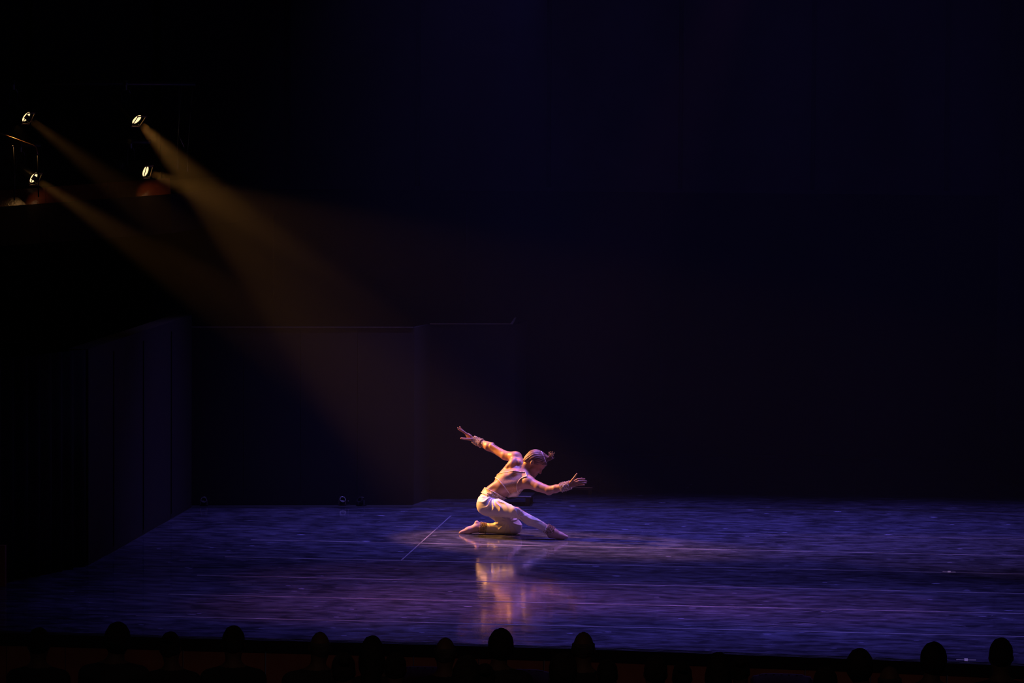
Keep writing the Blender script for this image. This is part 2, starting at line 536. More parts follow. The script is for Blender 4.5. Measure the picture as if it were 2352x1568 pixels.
# the rearmost strip ends at the black tape in front of the flats, the front one at the apron edge
yb0 = back_l.y
bm = bmesh.new()
xa = lim(seam_y0[-1])
poly = [(xa, seam_y0[-1] + slope * xa + GAP), (xr, seam_y0[-1] + slope * xr + GAP), (xr, back_r.y + 0.35), (back_r.x, back_r.y), (back_l.x + .03, back_l.y)]
bm_prism(bm, poly, -0.005, 0.0)
from_bm('floor_strip', bm, M['vinyl'], floor_root)
bm = bmesh.new()
edge_in = [(p.x, p.y + 0.02) for p in EDGE if p.x > X_LEFT]
poly = edge_in + [(xr, seam_y0[0] + slope * xr - GAP)] + [(x, seam_y0[0] + slope * x - GAP) for x in np.linspace(xr - 1, EDGE[0].x, 12)]
bm_prism(bm, poly, -0.005, 0.0)
from_bm('floor_strip', bm, M['vinyl'], floor_root)
# vinyl carries on behind the black tape on the right
bm = bmesh.new()
p0, p1 = ground(945, 1160), ground(985, 1145)
poly = [(p0.x, p0.y), (back_r.x, back_r.y + .12), (xr, back_r.y + 0.47), (xr, Y_BACK - .4), (p1.x + .9, Y_BACK - .4), (p1.x + .9, p1.y + .1), (p1.x, p1.y)]
bm_prism(bm, poly, -0.005, 0.0)
from_bm('floor_strip', bm, M['vinyl'], floor_root)
for k, y0 in enumerate(seam_y0[:6]):
    bm = bmesh.new()
    xl = max(lim(y0), ground(560, 1250).x if k != 5 else ground(900, 1216).x)
    w = 0.022 if k != 5 else 0.012
    pts = [(xl, y0 + slope * xl - w), (xr, y0 + slope * xr - w), (xr, y0 + slope * xr + w), (xl, y0 + slope * xl + w)]
    bm_prism(bm, pts, 0.0002, 0.0016)
    from_bm('seam_tape', bm, M['tape'], floor_root)
# a line of pale tape running upstage
a, b = ground(920, 1288), ground(1036, 1184)
d = (b - a).normalized(); s = Vector((-d.y, d.x, 0)) * 0.006
bm = bmesh.new(); bm_prism(bm, [(a - s)[:2], (a + s)[:2], (b + s)[:2], (b - s)[:2]], 0.0004, 0.0018)
from_bm('line_tape', bm, M['tape'], floor_root)
# black edging tape at the back of the vinyl
a, b = ground(452, 1163.5), ground(1185, 1162.5)
d = (b - a).normalized(); s = Vector((-d.y, d.x, 0)) * 0.085
bm = bmesh.new(); bm_prism(bm, [(a - s)[:2], (b - s)[:2], (b + s)[:2], (a + s)[:2]], 0.0004, 0.004)
from_bm('black_edge_tape', bm, M['black_tape'], floor_root)

# stage front, built of upright timber panels that follow the curved edge
fascia = empty('wall_front', (0, 0, 0))
tag(fascia, 'dark reddish timber front of the stage below the floor edge', kind='structure')
for i, (p, q) in enumerate(zip(EDGE[:-1], EDGE[1:])):
    n = max(1, round((q - p).length / 0.6))
    for j in range(n):
        a = p.lerp(q, j / n + 0.004); b = p.lerp(q, (j + 1) / n - 0.004)
        bm = bmesh.new()
        d = (b - a).normalized(); nrm = Vector((d.y, -d.x, 0))
        pts = [a - nrm * .03, b - nrm * .03, b + nrm * .0, a + nrm * .0]
        bm_hexa(bm, [(v.x, v.y, -1.5) for v in pts] + [(v.x, v.y, -0.11) for v in pts])
        from_bm('panel', bm, M['fascia'], fascia)
bm = bmesh.new()                                     # black nosing under the deck
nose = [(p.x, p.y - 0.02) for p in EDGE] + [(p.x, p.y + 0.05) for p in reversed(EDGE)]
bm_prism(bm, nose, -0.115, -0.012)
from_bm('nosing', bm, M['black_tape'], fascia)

# left side wall, and the black masking leg in front of it
z_ledge = at(395, 447, -2.3).z
bm = bmesh.new()
d = (wall_far - wall_near).normalized(); n = Vector((-d.y, d.x, 0))
bm_hexa(bm, [(v.x, v.y, -0.005) for v in (wall_near, wall_far, wall_far + n * .2, wall_near + n * .2)] +
            [(v.x, v.y, z_ledge - 1.3) for v in (wall_near, wall_far, wall_far + n * .2, wall_near + n * .2)])
o = from_bm('wall_left', bm, M['side_wall'])
tag(o, 'dark side wall of the stage running upstage beneath the gallery', kind='structure')
# upright panel seams on the side wall
for t in (0.22, 0.5, 0.78):
    p = wall_near.lerp(wall_far, t) - n * 0.006
    bm = bmesh.new(); bm_box(bm, (p.x, p.y, (z_ledge - 1.35) / 2), (0.012, 0.03, z_ledge - 1.45), Matrix.Rotation(math.atan2(d.y, d.x) - math.pi / 2, 3, 'Z'))
    from_bm('wall_batten', bm, M['black_wall'], o)

def curtain(name, a, b, z0, z1, material, folds, amp=0.05, th=0.03):
    bm = bmesh.new()
    a = Vector(a); b = Vector(b); d = (b - a); L = d.length; d.normalize(); nrm = Vector((-d.y, d.x, 0))
    n = folds * 8
    rows = []
    for side in (0, 1):
        lo, hi = [], []
        for i in range(n + 1):
            t = i / n
            off = amp * math.sin(2 * math.pi * folds * t + 0.7 * math.sin(9 * t)) + side * th
            p = a + d * (L * t) + nrm * off
            lo.append(bm.verts.new((p.x, p.y, z0))); hi.append(bm.verts.new((p.x, p.y, z1)))
        rows.append((lo, hi))
    (l0, h0), (l1, h1) = rows
    for i in range(n):
        bm.faces.new((l0[i], l0[i + 1], h0[i + 1], h0[i]))
        bm.faces.new((l1[i + 1], l1[i], h1[i], h1[i + 1]))
        bm.faces.new((h0[i], h0[i + 1], h1[i + 1], h1[i])); bm.faces.new((l0[i + 1], l0[i], l1[i], l1[i + 1]))
    bm.faces.new((l0[0], h0[0], h1[0], l1[0])); bm.faces.new((h0[n], l0[n], l1[n], h1[n]))
    return from_bm(name, bm, material, smooth=True)
lg = leg_near.lerp(wall_near, 0.02); lg2 = leg_near.lerp(wall_near, 0.97)
o = curtain('masking_curtain', lg, lg2, 0.0, z_ledge - 1.3, M['drape'], 9, 0.04)
tag(o, 'black masking curtain hanging in folds before the left side wall', 'curtain', 'black masking curtains')

# back wall of the stage in two storeys
wb = empty('wall_back', (0, 0, 0))
tag(wb, 'very dark blue-black back wall behind the stage', kind='structure')
z_band = at(1300, 441, -8.5).z
bm = bmesh.new(); bm_box(bm, (2.0, Y_BACK + 0.15, z_band / 2), (36, 0.3, z_band)); from_bm('lower_storey', bm, M['black_wall'], wb)
bm = bmesh.new(); bm_box(bm, (2.0, Y_BACK - 0.15, z_band + 3.3), (36, 0.9, 6.6)); from_bm('upper_storey', bm, M['back_wall'], wb)
for x in np.arange(-7, 13, 1.6):
    bm = bmesh.new(); bm_box(bm, (x, Y_BACK - 0.63, z_band + 3.3), (0.05, 0.06, 6.5)); from_bm('pilaster', bm, M['black_wall'], wb)
for x in np.arange(-6.5, 13, 2.4):
    bm = bmesh.new(); bm_box(bm, (x, Y_BACK - 0.02, z_band / 2), (0.06, 0.04, z_band - .1)); from_bm('lower_batten', bm, M['black_wall'], wb)
rc = curtain('masking_curtain', (at(2285, 1100, -6.6).x, 6.4, 0), (at(2285, 1100, -6.6).x + 3.2, 6.0, 0), 0.0, 8.0, M['drape'], 9, 0.06)
tag(rc, 'tall black masking curtain at the far right of the stage back', 'curtain', 'black masking curtains')

# black scenery flat standing at the back left, with its return
flat = empty('scenery_flat', ground(700, 1158))
tag(flat, 'wide matt black scenery flat with a thin lit top rail', 'scenery flat')
base = flat.location.copy()
f0, f1 = ground(428, 1159), ground(950, 1158)
f2, f3 = ground(986, 1145.5), ground(1180, 1145)
zt = at(800, 749, -(f0.y)).z
zt = (CAM + ray(800, 749) * (CAM.lerp(f1, 0.5) - CAM).length * 2).z
def panel(a, b, z0, z1, th, name, m, parent):
    d = (b - a).normalized(); nn = Vector((-d.y, d.x, 0)) * th
    bm = bmesh.new()
    q = [a, b, b + nn, a + nn]
    bm_hexa(bm, [Vector((v.x, v.y, z0)) - base for v in q] + [Vector((v.x, v.y, z1)) - base for v in q])
    return from_bm(name, bm, m, parent)
npan = 4
for i in range(npan):
    a = f0.lerp(f1, i / npan + .001); b = f0.lerp(f1, (i + 1) / npan - .001)
    panel(a, b, 0.0, zt, 0.05, 'panel', M['black_wall'], flat)
panel(f1, f2, 0.0, zt, 0.05, 'return_panel', M['black_wall'], flat)
panel(f2, f3, 0.0, zt, 0.05, 'panel', M['black_wall'], flat)
d23 = (f3 - f2).normalized()
panel(f3 + Vector((.004, .0, 0)), f3 + Vector((0.07, 0.6, 0)), 0.0, zt, 0.04, 'end_panel', M['black_wall'], flat)
f1b = Vector((f1.x, f1.y - .012, 0)); f0b = Vector((f0.x, f0.y - .012, 0))
panel(f0b, f0b.lerp(f1b, .995), zt + .002, zt + 0.008, 0.03, 'top_rail', M['steel'], flat)
panel(f2 - Vector((0, .012, 0)), f3 - Vector((.02, .012, 0)), zt + .002, zt + 0.008, 0.03, 'top_rail', M['steel'], flat)
bm = bmesh.new()                                     # small raised stay at the corner
c0 = at(1169, 747, -(f3.y) + .0); 
k0 = Vector((f3.x - .05, f3.y, zt + .008)) - base
bm_hexa(bm, [k0 + Vector(v) for v in ((0, 0, 0), (.03, 0, 0), (.03, .03, 0), (0, .03, 0), (.045, .02, .065), (.06, .02, .065), (.06, .05, .065), (.045, .05, .065))])
from_bm('corner_stay', bm, M['steel'], flat)

# outer left wall of the stage house, behind the gallery
bm = bmesh.new(); bm_box(bm, (X_LEFT - 3.2, 1.5, 5.5), (0.3, 17.5, 11.0))
o = from_bm('wall_outer', bm, M['drape']); tag(o, 'black outer wall of the stage house beyond the gallery', kind='structure')

# air full of theatre haze over the stage
hz = bpy.data.materials.new('theatre_haze')
hz.use_nodes = True
nt = hz.node_tree
nt.nodes.remove(nt.nodes['Principled BSDF'])
vs = nt.nodes.new('ShaderNodeVolumeScatter')
vs.inputs['Color'].default_value = (1, 1, 1, 1)
vs.inputs['Density'].default_value = 0.0025
vs.inputs['Anisotropy'].default_value = 0.25
nt.links.new(vs.outputs[0], nt.nodes['Material Output'].inputs['Volume'])
bm = bmesh.new()
bm_box(bm, ((X_LEFT - 1.5 + X_RIGHT) / 2, 0.7, 4.9), (X_RIGHT - X_LEFT + 3, 5.0, 9.7))
o = from_bm('haze', bm, hz)
tag(o, 'thin theatre haze hanging in the air over the stage', 'haze', kind='stuff')

# ------------------------------------------------------------------ the dancer
S = FPX / DEPTH
FD = ray(*REFPX).normalized()
RD = FD.cross(UU).normalized()
UD = RD.cross(FD).normalized()
BASIS = np.array([RD[:], UD[:], (-FD)[:]])           # rows: right, up, towards the viewer
def L(px, py, t=0.0):                                # dancer's own frame: right, up, near (metres)
    return np.array(((px - REFPX[0]) / S, (REFPX[1] - py) / S, t))
def to_world(P):
    return P @ BASIS
def W(v):
    return Vector((np.array(v) @ BASIS).tolist())

dancer = empty('person', (0, 0, 0))
tag(dancer, 'kneeling dancer in ivory trousers and gold top, arms swept wide, centre stage', 'person')

E3 = np.eye(3)
H = 0.0045
body = Field(L(1036, 1246, -0.66), L(1362, 968, 0.60), H)
ta = np.array((.77, .64, 0.0)); tl = np.array((-.27, .70, -.66)); tl /= np.linalg.norm(tl)
tn = np.cross(ta, tl); tn /= np.linalg.norm(tn)      # along the spine, towards the far shoulder, out of the back
wl = np.array((-.12, .40, -.9)); wl /= np.linalg.norm(wl); wn = np.cross(ta, wl); wn /= np.linalg.norm(wn)
# legs inside the trousers
body.ell(L(1121, 1155), E3, (.085, .085, .130), .03)
body.cone(L(1124, 1162, .07), L(1187, 1175, .30), .066, .042, .03)
body.cone(L(1187, 1175, .30), L(1261, 1217, .29), .042, .032, .02)
body.cone(L(1124, 1162, -.07), L(1182, 1209, -.13), .066, .050, .03)
body.cone(L(1182, 1211, -.13), L(1104, 1212, -.165), .048, .032, .01)
body.chain([L(1262, 1218, .29), L(1282, 1229, .29), L(1298, 1233, .29)], [.032, .026, .016], .015)
body.chain([L(1104, 1212, -.165), L(1078, 1219, -.165), L(1058, 1223, -.165)], [.03, .024, .015], .012)
# trunk
body.ell(L(1132, 1136, .0), (ta, wl, wn), (.12, .128, .094), .05)
body.ell(L(1150, 1122, .0), (ta, wl, wn), (.11, .118, .088), .05)
body.ell(L(1172, 1104, -.005), (ta, tl, tn), (.145, .142, .105), .05)
body.ell(L(1190, 1089, -.015), (ta, tl, tn), (.10, .150, .082), .04)
# shoulder blades and the muscles along the spine
far_s = L(1185, 1050, -.13); near_s = L(1212, 1107, .115)
c_up = L(1183, 1078, .03)
body.ell(L(1178, 1063, -.015), (ta * .8 + tl * .6, tl * .8 - ta * .6, tn), (.062, .04, .036), .022)
body.ell(L(1192, 1062, -.02), (ta, tl, tn), (.038, .05, .034), .018)
body.ell(L(1172, 1068, -.02), (ta, tl, tn), (.05, .022, .03), .018)
body.ell(L(1192, 1104, .085), (ta * .9 - tl * .4, tl, tn), (.06, .035, .034), .025)
body.cone(L(1138, 1117, .075), L(1180, 1086, .075), .022, .025, .03)
body.cone(L(1126, 1122, .06), L(1160, 1094, .06), .022, .025, .03)
# flank muscles and chest
body.cone(L(1152, 1118, .085), L(1203, 1112, .09), .04, .05, .05)
body.cone(L(1150, 1100, -.05), L(1180, 1060, -.09), .04, .045, .05)
body.ell(L(1183, 1126, .03), (ta, wl, wn), (.058, .075, .05), .03)
# shoulders to neck
body.cone(L(1206, 1077, -.01), near_s, .045, .048, .04)
body.cone(L(1204, 1075, -.02), far_s + np.array((.012, 0, 0)), .043, .046, .035)
body.cone(L(1199, 1083, -.01), L(1222, 1066, -.005), .052, .047, .03)
# near arm, stretched forward
e_n = L(1260, 1126, .25); w_n = L(1303, 1116.5, .37)
body.ell(near_s + np.array((.015, .002, .008)), E3, (.062, .058, .058), .035)
body.cone(near_s, L(1237, 1118, .19), .058, .050, .02)
body.cone(L(1237, 1118, .19), e_n, .050, .043, .010)
body.cone(e_n, L(1276, 1123, .295), .043, .041, .010)
body.cone(L(1276, 1123, .295), w_n, .041, .029, .010)
body.ell(L(1261, 1131, .245), E3, (.03, .026, .03), .02)
# far arm, swept up and back
e_f = L(1135, 1030, -.30); w_f = L(1097, 1012, -.43)
body.ell(far_s + np.array((-.012, .010, 0)), E3, (.062, .052, .06), .03)
body.cone(far_s, L(1160, 1045, -.2), .055, .046, .02)
body.cone(L(1160, 1045, -.2), e_f, .047, .040, .010)
body.cone(e_f, L(1121, 1024, -.335), .042, .044, .010)
body.cone(L(1121, 1024, -.335), w_f, .043, .027, .010)
body.cone(L(1150, 1036, -.215), L(1128, 1022, -.28), .018, .02, .012)
body.cone(L(1131, 1019, -.295), L(1112, 1014, -.36), .020, .016, .012)
# near hand
body.ell(L(1314, 1112, .395), (L(1330, 1107, 0) - L(1305, 1116, 0), (.3, 1, 0), (0, 0, 1)), (.045, .034, .017), .015)
def fingers(rows, k=0.004):
    for pts, rad in rows:
        body.chain([L(*p) for p in pts], rad, k)
fingers([([(1318, 1106, .40), (1326, 1101.5, .41), (1335, 1100, .405), (1342, 1101, .395)], [.012, .0095, .0085, .007]),
         ([(1319, 1109, .405), (1328, 1106, .42), (1338, 1105, .42), (1346, 1106, .41)], [.012, .0095, .0085, .007]),
         ([(1319, 1113, .40), (1328, 1110.5, .415), (1337, 1109.6, .425), (1345, 1110, .425)], [.011, .009, .008, .007]),
         ([(1317, 1117, .395), (1325, 1115.5, .405), (1333, 1114.5, .41), (1341, 1114.5, .405)], [.010, .008, .007, .006]),
         ([(1309, 1110, .40), (1315, 1102, .425), (1320, 1095, .43), (1324, 1089, .43)], [.016, .0125, .0095, .0075])])
# far hand
body.ell(L(1077, 1000, -.455), (L(1065, 990, -.47) - L(1092, 1010, -.43), (.2, .3, 1), (-.6, 1, 0)), (.050, .036, .023), .015)
fingers([([(1072, 995, -.425), (1064, 989, -.43), (1056, 984, -.43), (1050, 980, -.425)], [.012, .0095, .008, .007]),
         ([(1071, 995, -.45), (1063, 988, -.455), (1056.5, 981, -.455), (1055, 977.5, -.45)], [.012, .0095, .008, .007]),
         ([(1072, 996, -.475), (1064, 990, -.485), (1056, 985.5, -.485), (1051.5, 983, -.48)], [.011, .009, .008, .007]),
         ([(1074, 997, -.495), (1066, 992, -.51), (1060, 987, -.515), (1056, 982.5, -.51)], [.010, .008, .007, .006]),
         ([(1084, 1007, -.43), (1074, 1006, -.405), (1065, 1005.5, -.395), (1058, 1004.5, -.395)], [.016, .0125, .0105, .009])])
# head
hu = np.array((.68, .73, 0)); hu /= np.linalg.norm(hu)
hf = np.array((hu[1], -hu[0], 0)); hr = np.array((0, 0, 1.0))
hc = L(1230.5, 1058.5, .0)
def HP(f, u, r=0.0): return hc + hf * f + hu * u + hr * r
HA = (hf, hu, hr)
head = Field(L(1196, 1106, -.15), L(1268, 1022, .15), 0.003)
def build_head(F):
    F.ell(HP(-.006, .012), HA, (.100, .094, .074), .02)
    F.ell(HP(.050, -.045), HA, (.055, .085, .058), .035)
    F.ell(HP(.072, .020), HA, (.034, .040, .052), .025)               # forehead
    F.cone(HP(.093, .002, .024), HP(.096, .003, -.024), .011, .011, .015)   # brow
    F.cone(HP(.030, -.085, .040), HP(.086, -.118, .010), .022, .016, .02)   # jaw
    F.cone(HP(.030, -.085, -.040), HP(.086, -.118, -.010), .022, .016, .02)
    F.ell(HP(.090, -.122), HA, (.019, .017, .020), .012)              # chin
    F.ell(HP(.080, -.050, .034), HA, (.022, .024, .020), .015)        # cheeks
    F.ell(HP(.080, -.050, -.034), HA, (.022, .024, .020), .015)
    F.ell(HP(.099, -.018, .030), HA, (.012, .011, .016), .010, sub=True)
    F.ell(HP(.099, -.018, -.030), HA, (.012, .011, .016), .010, sub=True)
    F.ell(HP(.088, -.020, .030), HA, (.012, .010, .013), .004)        # closed lids
    F.ell(HP(.088, -.020, -.030), HA, (.012, .010, .013), .004)
    F.cone(HP(.098, -.012), HP(.119, -.058), .008, .010, .008)        # nose
    F.ell(HP(.108, -.062, .010), HA, (.010, .008, .008), .005)
    F.ell(HP(.108, -.062, -.010), HA, (.010, .008, .008), .005)
    F.cone(HP(.103, -.083, .012), HP(.103, -.083, -.012), .007, .007, .006)  # lips
    F.cone(HP(.101, -.096, .010), HP(.101, -.096, -.010), .0075, .0075, .006)
    F.cone(HP(.110, -.0895, .02), HP(.110, -.0895, -.02), .0025, .0025, .003, sub=True)
    for s in (1, -1):
        F.ell(HP(-.016, -.036, .076 * s), (hf * .95 + hu * .2, hu * .95 - hf * .2, hr), (.018, .031, .009), .006)
        F.ell(HP(-.012, -.034, .086 * s), (hf, hu, hr), (.009, .017, .006), .004, sub=True)
    F.cone(HP(-.035, -.060), L(1203, 1080, -.01), .050, .052, .02)
build_head(body)
body_mesh = body.mesh('body', to_world)
body_o = link('body', body_mesh, M['skin'], dancer)

# hair, combed back, rising to a loose tuft
hairf = Field(L(1192, 1106, -.15), L(1274, 1022, .15), 0.003)
hairf.ell(HP(-.006, .012), HA, (.110, .102, .085), .02)
hairf.ell(HP(.066, .030), HA, (.046, .044, .060), .03)
hairf.ell(HP(-.070, -.050), HA, (.040, .050, .052), .03)
hairf.cone(L(1247, 1051), L(1263, 1053.5), .050, .018, .02)
X, Y, Z = hairf.full()
qf = (X - hc[0]) * hf[0] + (Y - hc[1]) * hf[1]; qu = (X - hc[0]) * hu[0] + (Y - hc[1]) * hu[1]
tb_ = L(1262, 1054)
ang = np.arctan2((X - tb_[0]) * -.30 + (Y - tb_[1]) * .95, Z + 0 * qf)
rootd = np.sqrt((qf - .075) ** 2 + (qu - .085) ** 2 + Z ** 2)
a2 = np.arctan2(qu - .02, Z + 0 * qu)
hairf.d = hairf.d + 0.0012 * np.sin(33 * ang) + 0.0008 * np.sin(57 * ang + 3)
line = qu - .62 * qf + .030 + .012 * np.exp(-((qf - .02) / .03) ** 2)
ear = np.sqrt(((qf + .016) / .024) ** 2 + ((qu + .040) / .036) ** 2) - 1
hairf.d = np.maximum(hairf.d, -line * .8)
hairf.d = np.maximum(hairf.d, np.where(np.abs(Z) > .045, -ear * .02, -1))
hair_o = link('hair', hairf.mesh('hair', to_world), M['hair'], dancer)

# flying tuft of hair at the crown
rnd = random.Random(4)
bm = bmesh.new()
for i in range(70):
    r0 = HP(.070 + rnd.uniform(-.012, .012), .082 + rnd.uniform(-.012, .012), rnd.uniform(-.022, .022))
    ex = rnd.uniform(0, 1)
    tip = L(1272 + rnd.uniform(-9, 2), 1050 + rnd.uniform(-8, 6), rnd.uniform(-.045, .045))
    m1 = L(1261 + rnd.uniform(-2, 3), 1056 + rnd.uniform(-5, 3), (r0[2] + tip[2]) / 2)
    curl = tip + np.array((rnd.uniform(-.02, .004), rnd.uniform(.0, .035), rnd.uniform(-.01, .01)))
    pts = []
    for t in np.linspace(0, 1, 7):
        b0, b1, b2, b3 = (1 - t) ** 3, 3 * t * (1 - t) ** 2, 3 * t * t * (1 - t), t ** 3
        pts.append(W(r0 * b0 + m1 * b1 + tip * b2 + curl * b3))
    r = rnd.uniform(.0018, .0032)
    bm_tube(bm, pts, [r, r * 1.2, r * 1.1, r, r * .8, r * .6, r * .25], 5)
from_bm('hair_tuft', bm, M['hair'], dancer, True)
# pale ribbon over the crown, gold circlet at the hairline
def surf_r(f, u, grow):                               # lateral half width of the skull at (f, u)
    q = 1 - ((f + .006) / .112) ** 2 - ((u - .014) / .104) ** 2
    return (.086 + grow) * math.sqrt(max(q, 0.0))
bm = bmesh.new()
# a pale band round the gathered hair at the crown
bx = np.array((.93, .36, 0)); by = np.array((-.36, .93, 0)); bcen = L(1248.5, 1049.5)
pts = []
for a in np.linspace(0, 2 * math.pi, 41):
    dirn = by * math.cos(a) + hr * math.sin(a)
    for t in np.arange(.03, .12, .001):
        p = bcen + dirn * t
        i = np.round((p - hairf.lo) / hairf.h).astype(int)
        if (i < 0).any() or (i >= hairf.n).any() or hairf.d[tuple(i)] > 0.0: break
    pts.append(bcen + dirn * (t + .001))
va = [bm.verts.new(W(p - bx * .006)) for p in pts[:-1]]; vb = [bm.verts.new(W(p + bx * .006 - (p - bcen) * .06)) for p in pts[:-1]]
nb = len(va)
for i in range(nb): bm.faces.new((va[i], va[(i + 1) % nb], vb[(i + 1) % nb], vb[i]))
o = from_bm('headband', bm, M['ribbon'], dancer, True); o.modifiers.new('solid', 'SOLIDIFY').thickness = .004
bm = bmesh.new()
for a in np.linspace(-1.45, 1.45, 34):
    p = HP(.020 + .090 * math.cos(a), -.012 + .048 * math.cos(a), .078 * math.sin(a))
    bmesh.ops.create_icosphere(bm, subdivisions=1, radius=.0030 + .0016 * rnd.random(), matrix=Matrix.Translation(W(p)))
from_bm('circlet', bm, M['jewel'], dancer, True)
for s in (1, -1):
    bm = bmesh.new()
    bm_tube(bm, [W(HP(.094, -.026, .019 * s)), W(HP(.098, -.028, .029 * s)), W(HP(.092, -.026, .040 * s))], [.001, .0022, .001], 6)
    from_bm('eyelashes', bm, M['eye'], dancer, True)
    bm = bmesh.new()
    bm_tube(bm, [W(HP(.105, .004, .012 * s)), W(HP(.102, .009, .030 * s)), W(HP(.088, .006, .044 * s))], [.002, .0028, .001], 6)
    from_bm('eyebrow', bm, M['eye'], dancer, True)

# trousers
tr = Field(L(1080, 1240, -.36), L(1278, 1112, .50), 0.0045)
tr.ell(L(1120, 1156), (np.array((.9, -.25, 0)), np.array((.25, .9, 0)), E3[2]), (.112, .118, .172), .03)
tr.ell(L(1118, 1162, .07), E3, (.10, .095, .095), .03)
tr.cone(L(1128, 1164, .09), L(1186, 1175, .30), .098, .064, .03)
tr.cone(L(1150, 1163, .17), L(1184, 1171, .29), .082, .060, .03)
tr.cone(L(1187, 1175, .30), L(1218, 1195, .305), .062, .054, .03)
tr.cone(L(1218, 1195, .305), L(1250, 1212, .295), .054, .042, .03)
tr2 = Field(L(1080, 1240, -.36), L(1278, 1112, .50), 0.0045)
tr2.cone(L(1124, 1160, -.08), L(1181, 1207, -.13), .098, .080, .02)
tr2.cone(L(1183, 1211, -.13), L(1150, 1211.5, -.145), .071, .066, .012)
tr2.cone(L(1150, 1211.5, -.145), L(1117, 1213, -.16), .066, .050, .012)
X, Y, Z = tr.full()
def pol(px, py):
    c = L(px, py)
    return np.arctan2(Y - c[1], X - c[0]), np.sqrt((X - c[0]) ** 2 + (Y - c[1]) ** 2)
def fold(field, th, freq, ph, amp, w):                # sharp-crested folds
    s = 1 - np.abs(np.sin(freq * th + ph))
    field.d = field.d + (amp * w * (0.5 - s ** 2)).astype(np.float32)
th, rr = pol(1136, 1140)                              # folds fanning out from the hip crease
th = th + 0.25 * np.sin(Z * 9) + .12 * np.sin(rr * 40)
wgt = np.exp(-((rr - .10) / .055) ** 2)
fold(tr, th, 6.3, .4, .014, wgt)
th, rr = pol(1192, 1186)                              # pulls around the bent knee
wgt = np.exp(-((rr - .035) / .05) ** 2)
fold(tr, th + .5 * np.sin(Z * 14), 3.1, 1.1, .010, wgt)
ax = L(1252, 1214) - L(1187, 1175); axn = ax / np.linalg.norm(ax); pr = np.array((-axn[1], axn[0], 0))
c = L(1187, 1175)
sl = (X - c[0]) * axn[0] + (Y - c[1]) * axn[1]; sp = (X - c[0]) * pr[0] + (Y - c[1]) * pr[1]
wgt = np.clip(sl / .08, 0, 1) * np.clip((.36 - sl) / .05, 0, 1)
fold(tr, sp + .10 * sl + .02 * np.sin(sl * 16) + .35 * (Z - .3), 48, .3, .008, wgt)
th, rr = pol(1168, 1196)                              # folds on the kneeling leg
wgt = np.exp(-((rr - .09) / .06) ** 2)
fold(tr2, th + .3 * np.sin(Z * 11), 6.0, .2, .011, wgt)
c = L(1150, 1212)
wgt = np.clip(((c[0] + .06) - X) / .05, 0, 1)
fold(tr2, (X - c[0]) + .5 * (Y - c[1]) + .01 * np.sin(Y * 60), 42, .9, .009, wgt * np.exp(-((Y - c[1] - .05) / .05) ** 2))
kk = .012
hh = np.maximum(kk - np.abs(tr.d - tr2.d), 0) / kk
tr.d = np.minimum(tr.d, tr2.d) - hh * hh * kk * .25
bn = np.array((.46, .89, 0)); bn /= np.linalg.norm(bn); bc = L(1128, 1137)
bp = (X - bc[0]) * bn[0] + (Y - bc[1]) * bn[1] + 0 * Z
tr.d = np.maximum(tr.d, bp - .005)                    # top edge under the waistband
for (p, q) in ((L(1252, 1213, .295), L(1218, 1195, .305)), (L(1116.5, 1213, -.16), L(1150, 1211.5, -.145))):
    nn = (p - q) / np.linalg.norm(p - q)
    cut = (X - p[0]) * nn[0] + (Y - p[1]) * nn[1] + (Z - p[2]) * nn[2]
    close = np.sqrt((X - p[0]) ** 2 + (Y - p[1]) ** 2 + (Z - p[2]) ** 2) < .12
    tr.d = np.where(close, np.maximum(tr.d, cut), tr.d)
# keep the cloth on the floor
fz = X * RD.z + Y * UD.z - Z * FD.z
tr.d = np.maximum(tr.d, -(fz - .002))
trousers = link('trousers', tr.mesh('trousers', to_world), M['trousers'], dancer)

# gathered hem ruffles
def ring(bm, c, axis, r, wave, n=48, w=.010, tilt=0.3):
    axis = np.array(axis) / np.linalg.norm(axis)
    u = np.cross(axis, (0, 1, .2)); u /= np.linalg.norm(u); v = np.cross(axis, u)
    R1, R2 = [], []
    for k in range(n):
        a = 2 * math.pi * k / n
        rr_ = r * (1 + wave * math.sin(9 * a) * .6 + wave * math.sin(14 * a + 1) * .4)
        d = u * math.cos(a) + v * math.sin(a)
        R1.append(bm.verts.new(W(c + d * r * .92 - axis * w))); R2.append(bm.verts.new(W(c + d * rr_ * (1 + tilt) + axis * w)))
    for k in range(n):
        bm.faces.new((R1[k], R1[(k + 1) % n], R2[(k + 1) % n], R2[k]))
bm = bmesh.new()
ring(bm, L(1253, 1213.5, .295), L(1252, 1213, .295) - L(1218, 1195, .305), .040, .12)
o = from_bm('hem_ruffle', bm, M['trousers'], trousers, True); o.modifiers.new('solid', 'SOLIDIFY').thickness = .003
bm = bmesh.new()
ring(bm, L(1115, 1213, -.16), L(1116.5, 1213, -.16) - L(1150, 1211.5, -.145), .043, .12, tilt=.12)
o = from_bm('hem_ruffle', bm, M['trousers'], trousers, True); o.modifiers.new('solid', 'SOLIDIFY').thickness = .003

